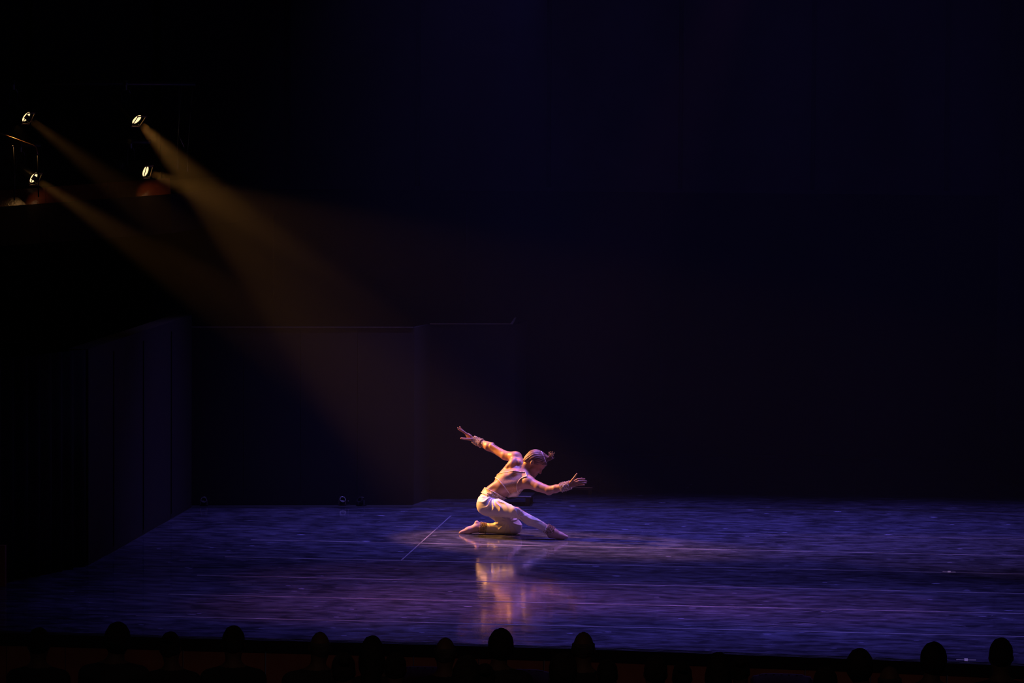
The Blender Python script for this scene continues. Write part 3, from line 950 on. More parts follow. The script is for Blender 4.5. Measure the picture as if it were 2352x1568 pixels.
# sheer gold-flecked top: the skin surface swollen a few millimetres, cut along its hems
tb = body.crop(L(1095, 1155, -.25), L(1240, 1030, .30))
X, Y, Z = tb.full()
def dot(c, n): return (X - c[0]) * n[0] + (Y - c[1]) * n[1] + (Z - c[2]) * n[2]
hem = dot(L(1152, 1112.5, .09), ta * 1.0 + np.array((0, 0, -.05))) + .05 * ((dot(L(1152, 1112, .09), tl)) ** 2) * 4 - .006
upn = np.array((.05, 1, -.30)); upn /= np.linalg.norm(upn)
up = -dot(L(1186, 1083.5, .075), upn) + 0 * Z
nsx = L(1213, 1119, .13)
arm = np.sqrt((X - nsx[0]) ** 2 + (Y - nsx[1]) ** 2 + (.8 * (Z - nsx[2])) ** 2) - .116
nk = dot(L(1207, 1085, .05), -np.array((.93, .30, 0.0)))
region = np.minimum(np.minimum(hem, up), np.minimum(arm, nk))
topf = tb.copy(); topf.d = np.maximum(tb.d - .0035, -region)
top_o = link('top', topf.mesh('top', to_world), M['top'], dancer)
pip = tb.copy(); pip.d = np.maximum(tb.d - .0085, np.abs(region) - .0048)
link('piping', pip.mesh('piping', to_world), M['piping'], top_o)
# pale front drape of the top hanging under the chest
fr = Field(L(1160, 1152, -.12), L(1215, 1105, .16), .0045)
fr.chain([L(1172, 1138, .075), L(1184, 1132, .08), L(1197, 1121, .095)], [.018, .026, .016], .02)
fr.chain([L(1168, 1138, .0), L(1184, 1133, .0), L(1200, 1120, .02)], [.02, .03, .02], .03)
link('front_drape', fr.mesh('front_drape', to_world), M['piping'], top_o)

# jewelled waistband with beaded edges
wbf = body.crop(L(1090, 1170, -.25), L(1175, 1100, .30))
X, Y, Z = wbf.full()
bc2 = L(1128, 1134.5)
bp = (X - bc2[0]) * bn[0] + (Y - bc2[1]) * bn[1] + 0 * Z
band = wbf.copy(); band.d = np.maximum(wbf.d - .0125, np.abs(bp) - .031)
waist = link('waistband', band.mesh('waistband', to_world), M['jewel'], dancer)
edge = wbf.copy(); edge.d = np.maximum(wbf.d - .0165, np.abs(np.abs(bp) - .030) - .004)
link('beaded_edge', edge.mesh('beaded_edge', to_world), M['piping'], waist)
bm = bmesh.new()
for i in range(26):                                   # loose stones on the hip
    p = L(1124 + rnd.uniform(-6, 9), 1137 + rnd.uniform(-5, 5), .125 + rnd.uniform(-.01, .008))
    bmesh.ops.create_icosphere(bm, subdivisions=1, radius=.004 + .003 * rnd.random(), matrix=Matrix.Translation(W(p)))
from_bm('hip_jewels', bm, M['bead'], waist, False)

# beaded cuffs and anklets: rows of small beads round the limb
def beads(name, a, b, ra, rb, rows, m, jitter, seed, size=.0058):
    r_ = random.Random(seed)
    a = np.array(a); b = np.array(b); ax = (b - a) / np.linalg.norm(b - a)
    u = np.cross(ax, (0.1, .2, 1)); u /= np.linalg.norm(u); v = np.cross(ax, u)
    bm = bmesh.new()
    mtx = None
    core = []
    bm_tube(bm, [W(a), W(a * .5 + b * .5), W(b)], [ra - .002, (ra + rb) / 2, rb - .002], 20)
    for i in range(rows):
        t = i / (rows - 1); R = ra + (rb - ra) * t
        n = int(2 * math.pi * R / .0125)
        for k in range(n):
            an = 2 * math.pi * (k + .5 * (i % 2)) / n
            p = a + (b - a) * (t + r_.uniform(-.04, .04)) + (u * math.cos(an) + v * math.sin(an)) * (R + r_.uniform(-.001, jitter))
            bmesh.ops.create_icosphere(bm, subdivisions=1, radius=size * r_.uniform(.7, 1.35), matrix=Matrix.Translation(W(p)))
    return from_bm(name, bm, m, dancer, False)
beads('wrist_cuff', L(1290, 1119.5, .335), L(1308, 1114.5, .385), .043, .036, 8, M['bead'], .006, 1)
beads('wrist_cuff', L(1104, 1015.5, -.395), L(1087, 1007, -.442), .040, .033, 8, M['bead'], .007, 2)
beads('anklet', L(1254, 1212.5, .292), L(1268, 1221, .288), .044, .047, 8, M['anklet'], .007, 3)
beads('anklet', L(1117, 1212.5, -.16), L(1102, 1211, -.163), .046, .050, 8, M['anklet'], .007, 5)

# soft slippers
def slipper(F, rows, floor_t):
    for pts, rad, k in rows: F.chain([L(*p) for p in pts], rad, k)
    X, Y, Z = F.full()
    fz = X * RD.z + Y * UD.z - Z * FD.z
    F.d = np.maximum(F.d, -(fz - .002))
    return F
f1_ = slipper(Field(L(1040, 1240, -.26), L(1125, 1185, -.06), .004),
              [([(1106, 1212, -.163), (1094, 1212, -.165), (1076, 1218, -.165), (1060, 1222.5, -.165)], [.044, .043, .036, .021], .02),
               ([(1098, 1205, -.165), (1095, 1200.5, -.165)], [.030, .024], .015),
               ([(1070, 1221, -.165), (1057, 1224, -.165)], [.024, .016], .01)], 0)
sh = link('slipper', f1_.mesh('slipper', to_world), M['shoe'], dancer)
f2_ = slipper(Field(L(1240, 1250, .18), L(1320, 1195, .40), .004),
              [([(1262, 1217, .29), (1272, 1223, .29), (1287, 1229.5, .29), (1300, 1233, .29)], [.042, .040, .032, .021], .02),
               ([(1264, 1228, .29), (1290, 1233, .29)], [.034, .026], .02)], 0)
link('slipper', f2_.mesh('slipper', to_world), M['shoe'], dancer)

# ------------------------------------------------------------------ the house: raked floor, seats, spectators
Y_ROW, Z_ROW, RAKE = -11.2, -0.80, 0.05
def house_z(y): return Z_ROW - RAKE * (y - Y_ROW)
bm = bmesh.new()
y0, y1 = -16.5, EDGE[4].y - 0.03
xs = (X_LEFT - 1, X_RIGHT + 1)
hp = [(p.x, p.y - 0.035) for p in EDGE]
vt = [bm.verts.new((x, y, house_z(y))) for x, y in [(xs[0], y0), (xs[1], y0)] + list(reversed(hp))]
f = bm.faces.new(vt)
r = bmesh.ops.extrude_face_region(bm, geom=[f])
for v in [g for g in r['geom'] if isinstance(g, bmesh.types.BMVert)]: v.co.z -= 0.2
o = from_bm('floor_house', bm, M['carpet'])
tag(o, 'dark raked auditorium floor in front of the stage', kind='structure')

def spectator_mesh(name, wide, lean):
    F = Field((-.40, -.30, -.02), (.40, .75, 1.32), .014)
    hx = lean * .05
    F.ell((hx, .03, 1.150), E3, (.076, .098, .120), .02)
    F.ell((hx, .075, 1.09), E3, (.058, .055, .075), .03)
    F.cone((hx * .6, .0, 1.08), (0, -.01, .93), .056, .062, .03)
    for s in (-1, 1):
        F.ell((hx + s * .080, .015, 1.14), E3, (.012, .022, .034), .01)
        F.cone((0, -.01, .955), (s * (.165 * wide), 0, .90), .055, .068, .04)
        F.cone((s * .19 * wide, 0, .89), (s * .22 * wide, .06, .62), .058, .047, .03)
        F.cone((s * .22 * wide, .06, .62), (s * .12, .30, .56), .044, .034, .02)
        F.cone((s * .10, .0, .52), (s * .11, .44, .50), .088, .066, .03)
        F.cone((s * .11, .44, .50), (s * .11, .48, .08), .062, .042, .02)
        F.cone((s * .11, .46, .05), (s * .12, .62, .035), .042, .032, .02)
    F.ell((0, -.01, .72), E3, (.165 * wide, .115, .28), .05)
    F.ell((0, 0, .50), E3, (.17 * wide, .13, .12), .05)
    me = F.mesh(name)
    return me
def hair_mesh(name, style):
    F = Field((-.18, -.20, .80), (.18, .22, 1.42), .010)
    F.ell((0, .02, 1.165), E3, (.086, .108, .122), .02)
    X, Y, Z = F.full()
    if style == 'short':
        cut = (Z - 1.10) - .55 * (Y + .02) + 0 * X
    elif style == 'long':
        F.cone((0, -.035, 1.15), (0, -.07, .92), .088, .075, .03)
        F.ell((0, .0, 1.07), E3, (.105, .07, .12), .03)
        cut = np.maximum(-(Y - .03), Z - 1.20) + 0 * X
    elif style == 'bun':
        F.ell((0, -.09, 1.245), E3, (.045, .045, .042), .015)
        cut = (Z - 1.09) - .5 * (Y + .02) + 0 * X
    elif style == 'full':
        F.ell((0, .0, 1.16), E3, (.098, .112, .126), .02)
        cut = (Z - 1.07) - .6 * (Y + .01) + 0 * X
    else:                                             # thinning: only a fringe round the sides
        cut = np.minimum((Z - 1.06) - .3 * Y, 1.19 - Z) + 0 * X
    F.d = np.maximum(F.d + .003 * np.sin(70 * X + 4 * np.sin(40 * Z)) * np.sin(55 * Z + 30 * Y), -cut)
    return F.mesh(name)
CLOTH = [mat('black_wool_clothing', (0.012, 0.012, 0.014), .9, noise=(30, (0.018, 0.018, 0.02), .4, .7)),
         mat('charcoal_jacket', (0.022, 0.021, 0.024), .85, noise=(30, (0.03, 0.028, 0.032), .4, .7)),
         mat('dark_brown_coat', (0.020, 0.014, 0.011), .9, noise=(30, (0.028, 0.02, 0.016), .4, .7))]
bodies = []
for i, (wd, ln) in enumerate(((1.0, 0.0), (1.12, .5), (.92, -.5))):
    me = spectator_mesh('spectator_body', wd, ln)
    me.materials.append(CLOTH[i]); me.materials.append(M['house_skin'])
    idx = np.zeros(len(me.polygons), np.int32)
    cen = np.zeros(len(me.polygons) * 3); me.polygons.foreach_get('center', cen)
    cen = cen.reshape(-1, 3)
    idx[cen[:, 2] > .985] = 1
    me.polygons.foreach_set('material_index', idx)
    bodies.append((me, ln))
STY = ['short', 'long', 'bun', 'full', 'bald']
hairs = {}
for s_ in STY:
    hairs[s_] = hair_mesh('spectator_hair', s_)
    hairs[s_].materials.append(M['grey_hair'] if s_ == 'bald' else M['dark_hair'])

# a theatre seat, built once
def make_seat():
    root = empty('theatre_seat')
    bm = bmesh.new()                                  # curved padded back
    n = 8
    outer, inner = [], []
    for i in range(n + 1):
        a = (i / n - .5) * 2
        x = a * .25; y = -.17 - .05 * (1 - a * a)
        top = .86 - .035 * a ** 4
        outer.append((x, y, top)); inner.append((x * .97, y + .06, top))
    vs_ = []
    for (ox, oy, ot), (ix, iy, it) in zip(outer, inner):
        vs_.append([bm.verts.new((ox, oy + .05, .38)), bm.verts.new((ox, oy, ot)), bm.verts.new((ix, iy, it)), bm.verts.new((ix, iy + .05, .38))])
    for a, b in zip(vs_[:-1], vs_[1:]):
        for k in range(4): bm.faces.new((a[k], b[k], b[(k + 1) % 4], a[(k + 1) % 4]))
    bm.faces.new(vs_[0]); bm.faces.new(vs_[-1][::-1])
    bmesh.ops.bevel(bm, geom=[e for e in bm.edges if e.calc_length() > .02 and abs(e.verts[0].co.z - e.verts[1].co.z) < .02 and e.verts[0].co.z > .7], offset=.012, segments=2, affect='EDGES')
    from_bm('backrest', bm, M['seat'], root, True)
    bm = bmesh.new(); bm_box(bm, (0, .08, .37), (.46, .44, .09)); bmesh.ops.bevel(bm, geom=bm.edges[:], offset=.02, segments=2, affect='EDGES')
    from_bm('seat', bm, M['seat'], root, True)
    for s in (-1, 1):
        bm = bmesh.new(); bm_box(bm, (s * .275, .05, .59), (.05, .40, .035)); bmesh.ops.bevel(bm, geom=bm.edges[:], offset=.01, segments=2, affect='EDGES')
        arm_o = from_bm('armrest', bm, M['seat_shell'], root)
        bm = bmesh.new(); bm_box(bm, (s * .275, .03, .285), (.035, .28, .571)); from_bm('standard', bm, M['seat_shell'], root)
    return root
def copy_tree(o, parent=None):
    c = o.copy(); COL.objects.link(c); c.parent = parent
    for ch in [k for k in bpy.data.objects if k.parent == o]: copy_tree(ch, c)
    return c

# (x, top of the head, hair, body, scale, label)
CROWD = [
    (88, 1441, 'short', 0, 1.00, 'faint short-haired spectator at the far left end of the front rows'),
    (262, 1429, 'full', 1, 1.03, 'spectator with bushy hair, second from the left of the front rows'),
    (397, 1451, 'bun', 2, .96, 'small spectator with a hair bun between two taller heads at left'),
    (536, 1437, 'short', 0, 1.03, 'round-headed spectator silhouetted against the dark blue floor at left'),
    (728, 1447, 'bald', 1, 1.00, 'balding spectator, first head clear of the stage edge left of the dancer'),
    (862, 1460, 'long', 2, 1.00, 'long-haired spectator between the balding one and the centre'),
    (1022, 1460, 'bald', 0, 1.00, 'thin-haired spectator below the dancer reflection, left side'),
    (1143, 1444, 'full', 1, 1.02, 'tall thick-haired spectator directly below the dancer'),
    (1340, 1447, 'bald', 0, 1.04, 'bald spectator with a high head, right of the dancer'),
    (1498, 1504, 'short', 1, 1.00, 'low short-haired spectator, second head right of the bald one'),
    (1650, 1498, 'long', 0, .98, 'long-haired spectator shoulder to shoulder with a shorter one'),
    (1706, 1507, 'bun', 2, .89, 'shorter bun-haired spectator beside the long-haired one'),
    (1983, 1490, 'full', 2, 1.02, 'spectator with wide hair, third from the right edge'),
    (2137, 1475, 'full', 1, 1.03, 'large full-haired spectator, second from the right edge'),
    (2300, 1465, 'short', 0, 1.06, 'tall spectator at the right edge of the front rows'),
    (797, 1498, 'bun', 2, 1.02, 'spectator with a hair bun, low between the balding and long-haired heads'),
    (908, 1498, 'short', 0, .96, 'low short-haired spectator in front of the fascia, left of centre'),
    (1062, 1504, 'long', 1, 1.05, 'broad long-haired spectator, low, just left below the dancer'),
    (1120, 1524, 'bun', 2, .94, 'lowest small spectator under the tall thick-haired one'),
    (1285, 1498, 'full', 1, 1.04, 'wide-haired spectator in front of the bald one'),
    (1402, 1513, 'short', 2, .92, 'small short-haired spectator to the right of the bald one'),
    (1567, 1521, 'bun', 0, .88, 'small spectator with a bun, low right of centre'),
    (1888, 1530, 'short', 1, 1.02, 'broad short-haired spectator whose head barely rises at right'),
    (2045, 1526, 'bald', 0, 1.00, 'balding spectator low between the wide-haired and the large one'),
]
seat0 = make_seat()
first = True
SEATED = []
def seat_at(p, label):
    global first
    s_ = seat0 if first else copy_tree(seat0)
    first = False
    s_.location = (p[0], p[1], house_z(p[1]) + .012)
    tag(s_, label, 'seat', 'theatre seats in the front rows')
for px, py, sty, bi, sc, lab in CROWD:
    d = ray(px, py)
    s_ = 33.0
    for _ in range(30):                               # where the line of sight meets a head of this height
        p = CAM + d * s_
        want = house_z(p.y) + 1.285 * sc
        s_ += (p.z - want) / (-d.z - RAKE * d.y) * .9
    p = CAM + d * s_
    root = empty('person', (p.x, p.y, house_z(p.y)))
    root.scale = (sc, sc, sc)
    root.rotation_euler.z = random.Random(px).uniform(-.12, .12) + .08
    tag(root, lab, 'person', 'spectators in the dark front rows')
    me, ln = bodies[bi]
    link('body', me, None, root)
    h_ = link('hair', hairs[sty], None, root)
    h_.location.x = ln * .05
    SEATED.append((px, py, p, lab))
    seat_at((p.x, p.y - .02), 'dark theatre seat under the ' + ' '.join(lab.split(',')[0].split()[:11]))
# two empty seats whose backs show
for px, py, lab in ((977, 1529, 'empty dark theatre seat left of the broad long-haired viewer'), (1198, 1535, 'empty dark theatre seat right of the tall thick-haired viewer'),
                    (1795, 1545, 'empty dark theatre seat between the bun-haired and the broad short-haired viewer')):
    d = ray(px, py); s_ = 32.0
    for _ in range(30):
        p = CAM + d * s_
        s_ += (p.z - house_z(p.y) - .87) / (-d.z - RAKE * d.y) * .9
    p = CAM + d * s_
    seat_at((p.x, p.y + .2), lab)

# ------------------------------------------------------------------ side gallery with spotlights
gA, gB = at(-40, 478, -2.3), at(393, 446, -2.6)
zg = (gA.z + gB.z) / 2
gdir = (gB - gA); gdir.z = 0; gdir.normalize(); gn = Vector((-gdir.y, gdir.x, 0))      # into the gallery
bm = bmesh.new()
gC = gB + Vector((.25, 4.5, 0))
slab = [gA, gB, gC, gC + gn * 3.2 * 1.0, gA + gn * 3.2]
v0 = [bm.verts.new((p.x, p.y, gA.z - .42 if i in (0, 4) else gB.z - .42)) for i, p in enumerate(slab)]
v1 = [bm.verts.new((p.x, p.y, gA.z if i in (0, 4) else gB.z)) for i, p in enumerate(slab)]
bm.faces.new(v0[::-1]); bm.faces.new(v1)
for i in range(5): bm.faces.new((v0[i], v0[(i + 1) % 5], v1[(i + 1) % 5], v1[i]))
o = from_bm('trim_1', bm, M['side_wall'])
tag(o, 'dark ledge of the side gallery above the left stage wall', kind='structure')
# low timber parapet boards set back on the ledge
para = empty('gallery_parapet', gB + gn * .25)
tag(para, 'low reddish timber parapet on the gallery ledge below the spotlights', 'parapet')
N_B = 3
for i in range(N_B):                                   # sloping varnished boards, end to end
    a = gA.lerp(gB, i / N_B + .0006) + gn * .03; b = gA.lerp(gB, (i + 1) / N_B - .0006) + gn * .03
    bm = bmesh.new()
    e = Vector((0, 0, .002)); rise = Vector((0, 0, .17)) + gn * .11; th_ = gn * .04
    bm_hexa(bm, [v - para.location for v in (a + e, b + e, b + th_ + e, a + th_ + e)] + [v - para.location for v in (a + rise, b + rise, b + rise + th_, a + rise + th_)])
    from_bm('board', bm, M['wood'], para)

def local_dir(r, u, t):
    return (RD * r + UD * u - FD * t).normalized()

def spotlight(px, py, t, aim, power, label, blocked, cone):
    pos = at(px, py, t)
    D = local_dir(*aim)
    root = empty('stage_spotlight', pos)
    root.rotation_euler = D.to_track_quat('Z', 'Y').to_euler()     # local +z is the beam
    tag(root, label, 'spotlight', 'spotlights on the side gallery')
    bm = bmesh.new()                                   # lamp house at the rear
    bm_lathe(bm, [(.030, -.40), (.058, -.385), (.066, -.34), (.066, -.25), (.052, -.22), (.050, -.20)], 20)
    body_ = from_bm('lamp_housing', bm, M['metal_black'], root, False)
    for k in range(5):
        bm = bmesh.new(); bm_lathe(bm, [(.067, -.335 + k * .018), (.071, -.333 + k * .018), (.071, -.329 + k * .018), (.067, -.327 + k * .018)], 20)
        from_bm('cooling_rib', bm, M['metal_black'], body_)
    bm = bmesh.new()                                   # hollow lens tube
    bm_lathe(bm, [(.048, -.215), (.066, -.20), (.066, .004), (.061, .004), (.061, -.05), (.048, -.06)], 24, close=True)
    from_bm('barrel', bm, M['metal_black'], root, False)
    bm = bmesh.new()
    bm_lathe(bm, [(.002, .014), (.022, .0125), (.044, .007), (.056, .001), (.060, -.006), (.060, -.018), (.002, -.018)], 24)
    from_bm('lens', bm, M['lens'], root, True)
    bm = bmesh.new()                                   # square colour frame
    for sx, sy, w, h in ((0, .070, .155, .014), (0, -.070, .155, .014), (.070, 0, .014, .126), (-.070, 0, .014, .126)):
        bm_box(bm, (sx, sy, .036), (w, h, .003))
    fr_ = from_bm('color_frame', bm, M['inner'], root)
    for a in (45, 135, 225, 315):
        bm = bmesh.new(); ca, sa = math.cos(math.radians(a)), math.sin(math.radians(a))
        bm_box(bm, (.082 * ca, .082 * sa, .019), (.006, .006, .032), Matrix.Rotation(math.radians(a), 3, 'Z'))
        from_bm('frame_clip', bm, M['metal_black'], fr_)
    if blocked:                                        # dark plate added across the lens to blacken its middle
        e_ = root.rotation_euler.to_matrix().inverted() @ D.cross(FD)
        bm = bmesh.new(); bm_box(bm, (0, 0, .020), (.135, .052, .003), Matrix.Rotation(math.atan2(e_.y, e_.x) - math.pi / 2, 3, 'Z'))
        from_bm('lens_mask', bm, M['metal_black'], root)
    bm = bmesh.new()                                   # yoke: a flat U strap, and the clamp on top
    inv = root.rotation_euler.to_matrix().inverted()
    up = inv @ Vector((0, 0, 1)); side = Vector((0, 0, 1)).cross(up).normalized()
    c0 = Vector((0, 0, -.19))
    pts = [c0 + side * .078, c0 + side * .078 + up * .15, c0 + side * .05 + up * .19, c0 - side * .05 + up * .19, c0 - side * .078 + up * .15, c0 - side * .078]
    bm_tube(bm, pts, .008, 6)
    from_bm('yoke', bm, M['metal_black'], root)
    bm = bmesh.new(); bm_tube(bm, [c0 + up * .185, c0 + up * .26], .016, 8); bm_tube(bm, [c0 + up * .26 - side * .03, c0 + up * .26 + side * .03], .03, 10)
    from_bm('clamp', bm, M['steel'], root)
    # its light
    spot('spotlight_beam', pos + D * .06, pos + D * 3, (1.0, 0.42, 0.085), power, cone, 0.55, 0.045)
    return pos, D
g_hang = []
WARM = 2700
def aim_at(px, py, t, tx, ty, tt):
    v = np.array(((tx - px) / S, (py - ty) / S, tt - t)); v /= np.linalg.norm(v)
    return tuple(v)
specs = [(60, 268, -2.0, aim_at(60, 268, -2.0, 1165, 1120, .05), WARM * .4, 'upper left warm stage spotlight above the handrail, lens half masked', .9, 15),
         (314, 274, -1.9, aim_at(314, 274, -1.9, 1120, 1140, .05), WARM * 1.0, 'upper warm stage spotlight nearest the stage with a broad hazy beam', 0, 23),
         (334, 393, -2.45, (.87, -.35, .36), WARM * .42, 'lower warm stage spotlight over the gallery parapet end', 0, 24),
         (77, 408, -2.25, aim_at(77, 408, -2.25, 1165, 1125, .05), WARM * .62, 'lower left warm stage spotlight behind the handrail post, lens half masked', .9, 15)]
for sp in specs:
    p, D = spotlight(*sp)
    g_hang.append(p)
# pipes the spotlights hang from
def pipe(name, a, b, r, m, label, cat, group=None):
    bm = bmesh.new(); bm_tube(bm, [Vector((0, 0, 0)), Vector(b) - Vector(a)], r, 10)
    o = from_bm(name, bm, m, None, True); o.location = a
    return tag(o, label, cat, group)
a = g_hang[0] - local_dir(*specs[0][3]) * .19 + Vector((0, 0, .26)); b = g_hang[1] - local_dir(*specs[1][3]) * .19 + Vector((0, 0, .26))
d_ = (b - a).normalized()
pipe('lighting_pipe', a - d_ * .5, b + d_ * .75, .024, M['metal_black'], 'long black lighting pipe over the upper pair of spotlights', 'pipe', 'lighting pipes')
for i, lab in ((2, 'short black lighting pipe over the lower spotlight at the parapet end'), (3, 'short black lighting pipe over the lower left spotlight')):
    a = g_hang[i] - local_dir(*specs[i][3]) * .19 + Vector((0, 0, .26))
    pipe('lighting_pipe', a - d_ * .22, a + d_ * .22, .024, M['metal_black'], lab, 'pipe', 'lighting pipes')
# bronze handrail
rail = empty('handrail', at(88, 430, -1.9))
tag(rail, 'bronze handrail with a bent end post at the far left gallery', 'handrail')
def rel(p): return p - rail.location
bm = bmesh.new(); bm_tube(bm, [rel(at(-30, 295, -1.9)), rel(at(5, 308, -1.9)), rel(at(76, 334, -1.9)), rel(at(82, 338, -1.9)), rel(at(85, 345, -1.9)), rel(at(86.5, 356, -1.9))], .0085, 10)
from_bm('top_rail', bm, M['rail'], rail, True)
bm = bmesh.new(); bm_tube(bm, [rel(at(86.5, 356.5, -1.9)), rel(at(88, 400, -1.9)), rel(at(88.5, 452, -1.9))], .0075, 10)
from_bm('post', bm, M['metal_black'], rail, True)
bm = bmesh.new(); bm_tube(bm, [rel(at(30, 338, -1.9)), rel(at(33, 385, -1.9)), rel(at(33, 460, -1.9))], .008, 10); from_bm('post', bm, M['metal_black'], rail, True)
bm = bmesh.new(); bmesh.ops.create_icosphere(bm, subdivisions=2, radius=.011, matrix=Matrix.Translation(rel(at(29, 336, -1.9)))); from_bm('post_cap', bm, M['steel'], rail, True)
# spill from the vents of the lamps onto the timber below
for (px, py, t, tx, ty, tt, pw, an) in ((325, 408, -2.40, 345, 444, -2.6, .4, 75), (68, 424, -2.2, 95, 464, -2.4, .45, 75), (40, 285, -1.95, 42, 322, -1.9, 4.0, 100)):
    spot('lamp_spill', at(px, py, t), at(tx, ty, tt), (1.0, .5, .16), pw, an, .8, .01)
# thin wires against the beams, hung from the end of the upper pipe
pa = g_hang[0] - local_dir(*specs[0][3]) * .19 + Vector((0, 0, .26)); pb = g_hang[1] - local_dir(*specs[1][3]) * .19 + Vector((0, 0, .26))
pd = (pb - pa).normalized()
def px_of(p):
    v = p - CAM; dz = v.dot(F0)
    return CX + FPX * v.dot(RR) / dz, CY - FPX * v.dot(UU) / dz, DEPTH - dz
for off, pts, lab in ((.57, [(411, 312), (423, 338)], 'thin slanting wire in the upper spotlight beam'), (.60, [(407.5, 335), (408.5, 360), (408.5, 388)], 'thin upright wire crossing the upper spotlight beam'),
                 (.72, [(430, 360), (430.8, 375), (431, 394)], 'short thin wire hanging to the right of the upright one')):
    tx, ty, tn_ = px_of(pb + pd * off)
    pts = [(tx, ty)] + pts
    bm = bmesh.new(); b0 = at(*pts[0], tn_)
    bm_tube(bm, [at(*p, tn_) - b0 for p in pts], .0022, 6)
    o = from_bm('wire', bm, M['steel'], None, True); o.location = b0
    tag(o, lab, 'wire', 'thin wires in the beam')

# ------------------------------------------------------------------ small things on the stage
# two lengths of spike tape crossed on the floor
def spike(px, py, w, label, m):
    g = ground(px, py)
    root = empty('tape_mark', (g.x, g.y, 0))
    tag(root, label, 'tape mark', 'crosses of spike tape')
    bm = bmesh.new(); bm_prism(bm, [(-w / 2, -.012), (w / 2, -.012), (w / 2, .012), (-w / 2, .012)], .0018, .0026); from_bm('tape_strip', bm, m, root)
    bm = bmesh.new(); bm_prism(bm, [(-.014, -w / 2), (.014, -w / 2), (.014, w / 2), (-.014, w / 2)], .0027, .0034); from_bm('tape_strip', bm, m, root)
spike(2180, 1313.5, .125, 'small bright yellow tape cross on the floor at right', M['yellow_tape'])
spike(2219, 1515.5, .16, 'small pale tape cross at the front edge of the stage', M['yellow_tape'])
# long heel scuffs at the front right
for i, pts in enumerate([[(1625, 1437), (1700, 1434), (1790, 1430)], [(1680, 1439), (1760, 1435), (1832, 1430)], [(1730, 1441), (1790, 1438), (1850, 1433)],
                         [(1820, 1432), (1850, 1431), (1875, 1429.5)], [(1815, 1408), (1850, 1404), (1880, 1402)], [(1880, 1408), (1905, 1405), (1920, 1401)], [(2275, 1420), (2277, 1414), (2281, 1412)],
                         [(528, 1341), (555, 1341), (578, 1341)], [(2180, 1432), (2205, 1436), (2218, 1438)]]):
    g = [ground(*p) for p in pts]
    w = .009 if i != 7 else .02
    bm = bmesh.new()
    lo = [bm.verts.new((p.x, p.y - w * (1 if k == 1 else .3), .0006)) for k, p in enumerate(g)]
    hi = [bm.verts.new((p.x, p.y + w * (1 if k == 1 else .3), .0006)) for k, p in enumerate(g)]
    for k in range(2): bm.faces.new((lo[k], lo[k + 1], hi[k + 1], hi[k]))
    o = from_bm('scuff_mark', bm, M['tape'], floor_root)

# low black bench behind the dancer
b0, b1 = ground(1130, 1160), ground(1222, 1160)
zb_ = at(1180, 1142, -b1.y).z
root = empty('low_bench', (b0.x, b0.y, 0)); tag(root, 'low black bench on the floor behind the dancer', 'bench')
Wd = b1.x - b0.x; Hh = 0.085
bm = bmesh.new(); bm_box(bm, (Wd / 2, .2, Hh + .012), (Wd, .42, .02)); bmesh.ops.bevel(bm, geom=bm.edges[:], offset=.003, segments=1, affect='EDGES'); from_bm('bench_top', bm, M['metal_black'], root)
bm = bmesh.new(); bm_box(bm, (Wd / 2, -.013, Hh + .015), (Wd, .006, .008)); from_bm('edge_trim', bm, M['steel'], root)
for x, y in ((.04, .04), (Wd - .045, .04), (.04, .36), (Wd - .045, .36)):
    bm = bmesh.new(); bm_box(bm, (x, y, Hh / 2), (.045, .045, Hh)); from_bm('leg', bm, M['metal_black'], root)
# low riser further back, with a metal edge
r0, r1 = ground(1290, 1134), ground(1362, 1134)
root = empty('low_riser', (r0.x, r0.y, 0)); tag(root, 'low black riser with a thin metal edge at the dark back of the stage', 'riser')
Wd = r1.x - r0.x; Hh = .065
bm = bmesh.new(); bm_box(bm, (Wd / 2, .5, Hh), (Wd, 1.0, .03)); from_bm('platform', bm, M['metal_black'], root)
bm = bmesh.new(); bm_box(bm, (Wd / 2, -.004, Hh + .012), (Wd, .006, .008)); from_bm('edge_trim', bm, M['steel'], root)
for x in (.03, Wd - .03):
    for y in (.04, .9):
        bm = bmesh.new(); bm_box(bm, (x, y, (Hh - .015) / 2), (.04, .04, Hh - .015)); from_bm('leg', bm, M['metal_black'], root)

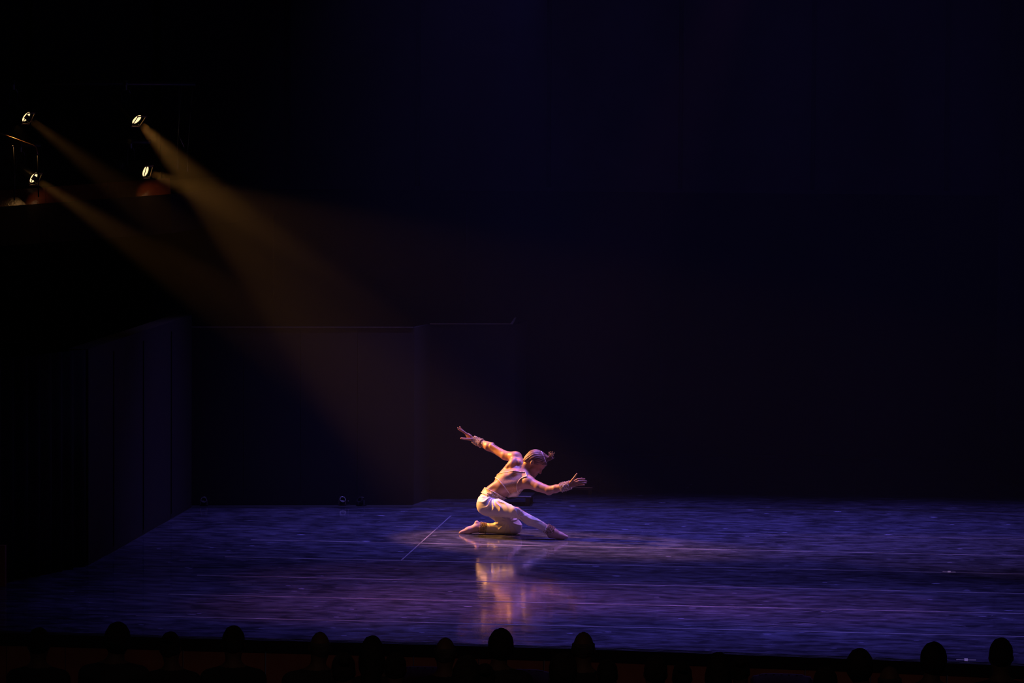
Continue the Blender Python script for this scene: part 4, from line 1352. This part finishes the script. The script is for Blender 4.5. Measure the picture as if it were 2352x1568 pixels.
# small black floor lamps against the scenery flat
def floor_lamp(px, py, turn, label):
    g = ground(px, py)
    root = empty('floor_lamp', (g.x, g.y, .004)); root.rotation_euler.z = turn
    tag(root, label, 'lamp', 'small floor lamps along the scenery flat')
    bm = bmesh.new(); bm_box(bm, (0, 0, .006), (.085, .075, .012)); from_bm('base_plate', bm, M['metal_black'], root)
    for s in (-1, 1):
        bm = bmesh.new(); bm_box(bm, (s * .036, 0, .034), (.005, .018, .056)); from_bm('bracket', bm, M['steel'], root)
    bm = bmesh.new()
    mt = Matrix.Translation((0, 0, .045)) @ Matrix.Rotation(math.radians(55), 4, 'X')
    bm_lathe(bm, [(.012, -.035), (.028, -.028), (.030, .03), (.034, .034), (.034, .042), (.026, .042), (.026, .02), (.004, .02)], 18, mt)
    can = from_bm('lamp_can', bm, M['metal_black'], root, False)
    bm = bmesh.new(); bm_tube(bm, [(-.03, .0, .092), (0, .0, .096), (.03, .0, .092)], .004, 6); from_bm('handle', bm, M['steel'], root, True)
floor_lamp(786, 1161, .3, 'small black floor lamp left of the pair by the flat')
floor_lamp(830, 1162, -.5, 'small black floor lamp right of the pair by the flat')
floor_lamp(468, 1162, .2, 'small black floor lamp in the corner by the side wall')
# a short prop stand between the pair of lamps
g = ground(800, 1160.5)
root = empty('cable_stand', (g.x, g.y, .004)); tag(root, 'thin steel cable stand between the two floor lamps', 'stand')
bm = bmesh.new(); bm_lathe(bm, [(.025, 0), (.025, .008), (.006, .012), (.004, .06), (.004, .12)], 12); from_bm('stem', bm, M['metal_black'], root)
bm = bmesh.new(); bmesh.ops.create_icosphere(bm, subdivisions=2, radius=.008, matrix=Matrix.Translation((0, -.004, .045))); from_bm('knob', bm, M['steel'], root, True)
# reddish timber post at the left edge of the frame
p = at(4, 1340, -1.0)
g0 = ground(4, 1346)
bm = bmesh.new(); bm_box(bm, (g0.x, g0.y, .19), (.075, .06, .38))
o = from_bm('trim_2', bm, M['fascia']); tag(o, 'short dark reddish timber upright at the left stage edge', kind='structure')
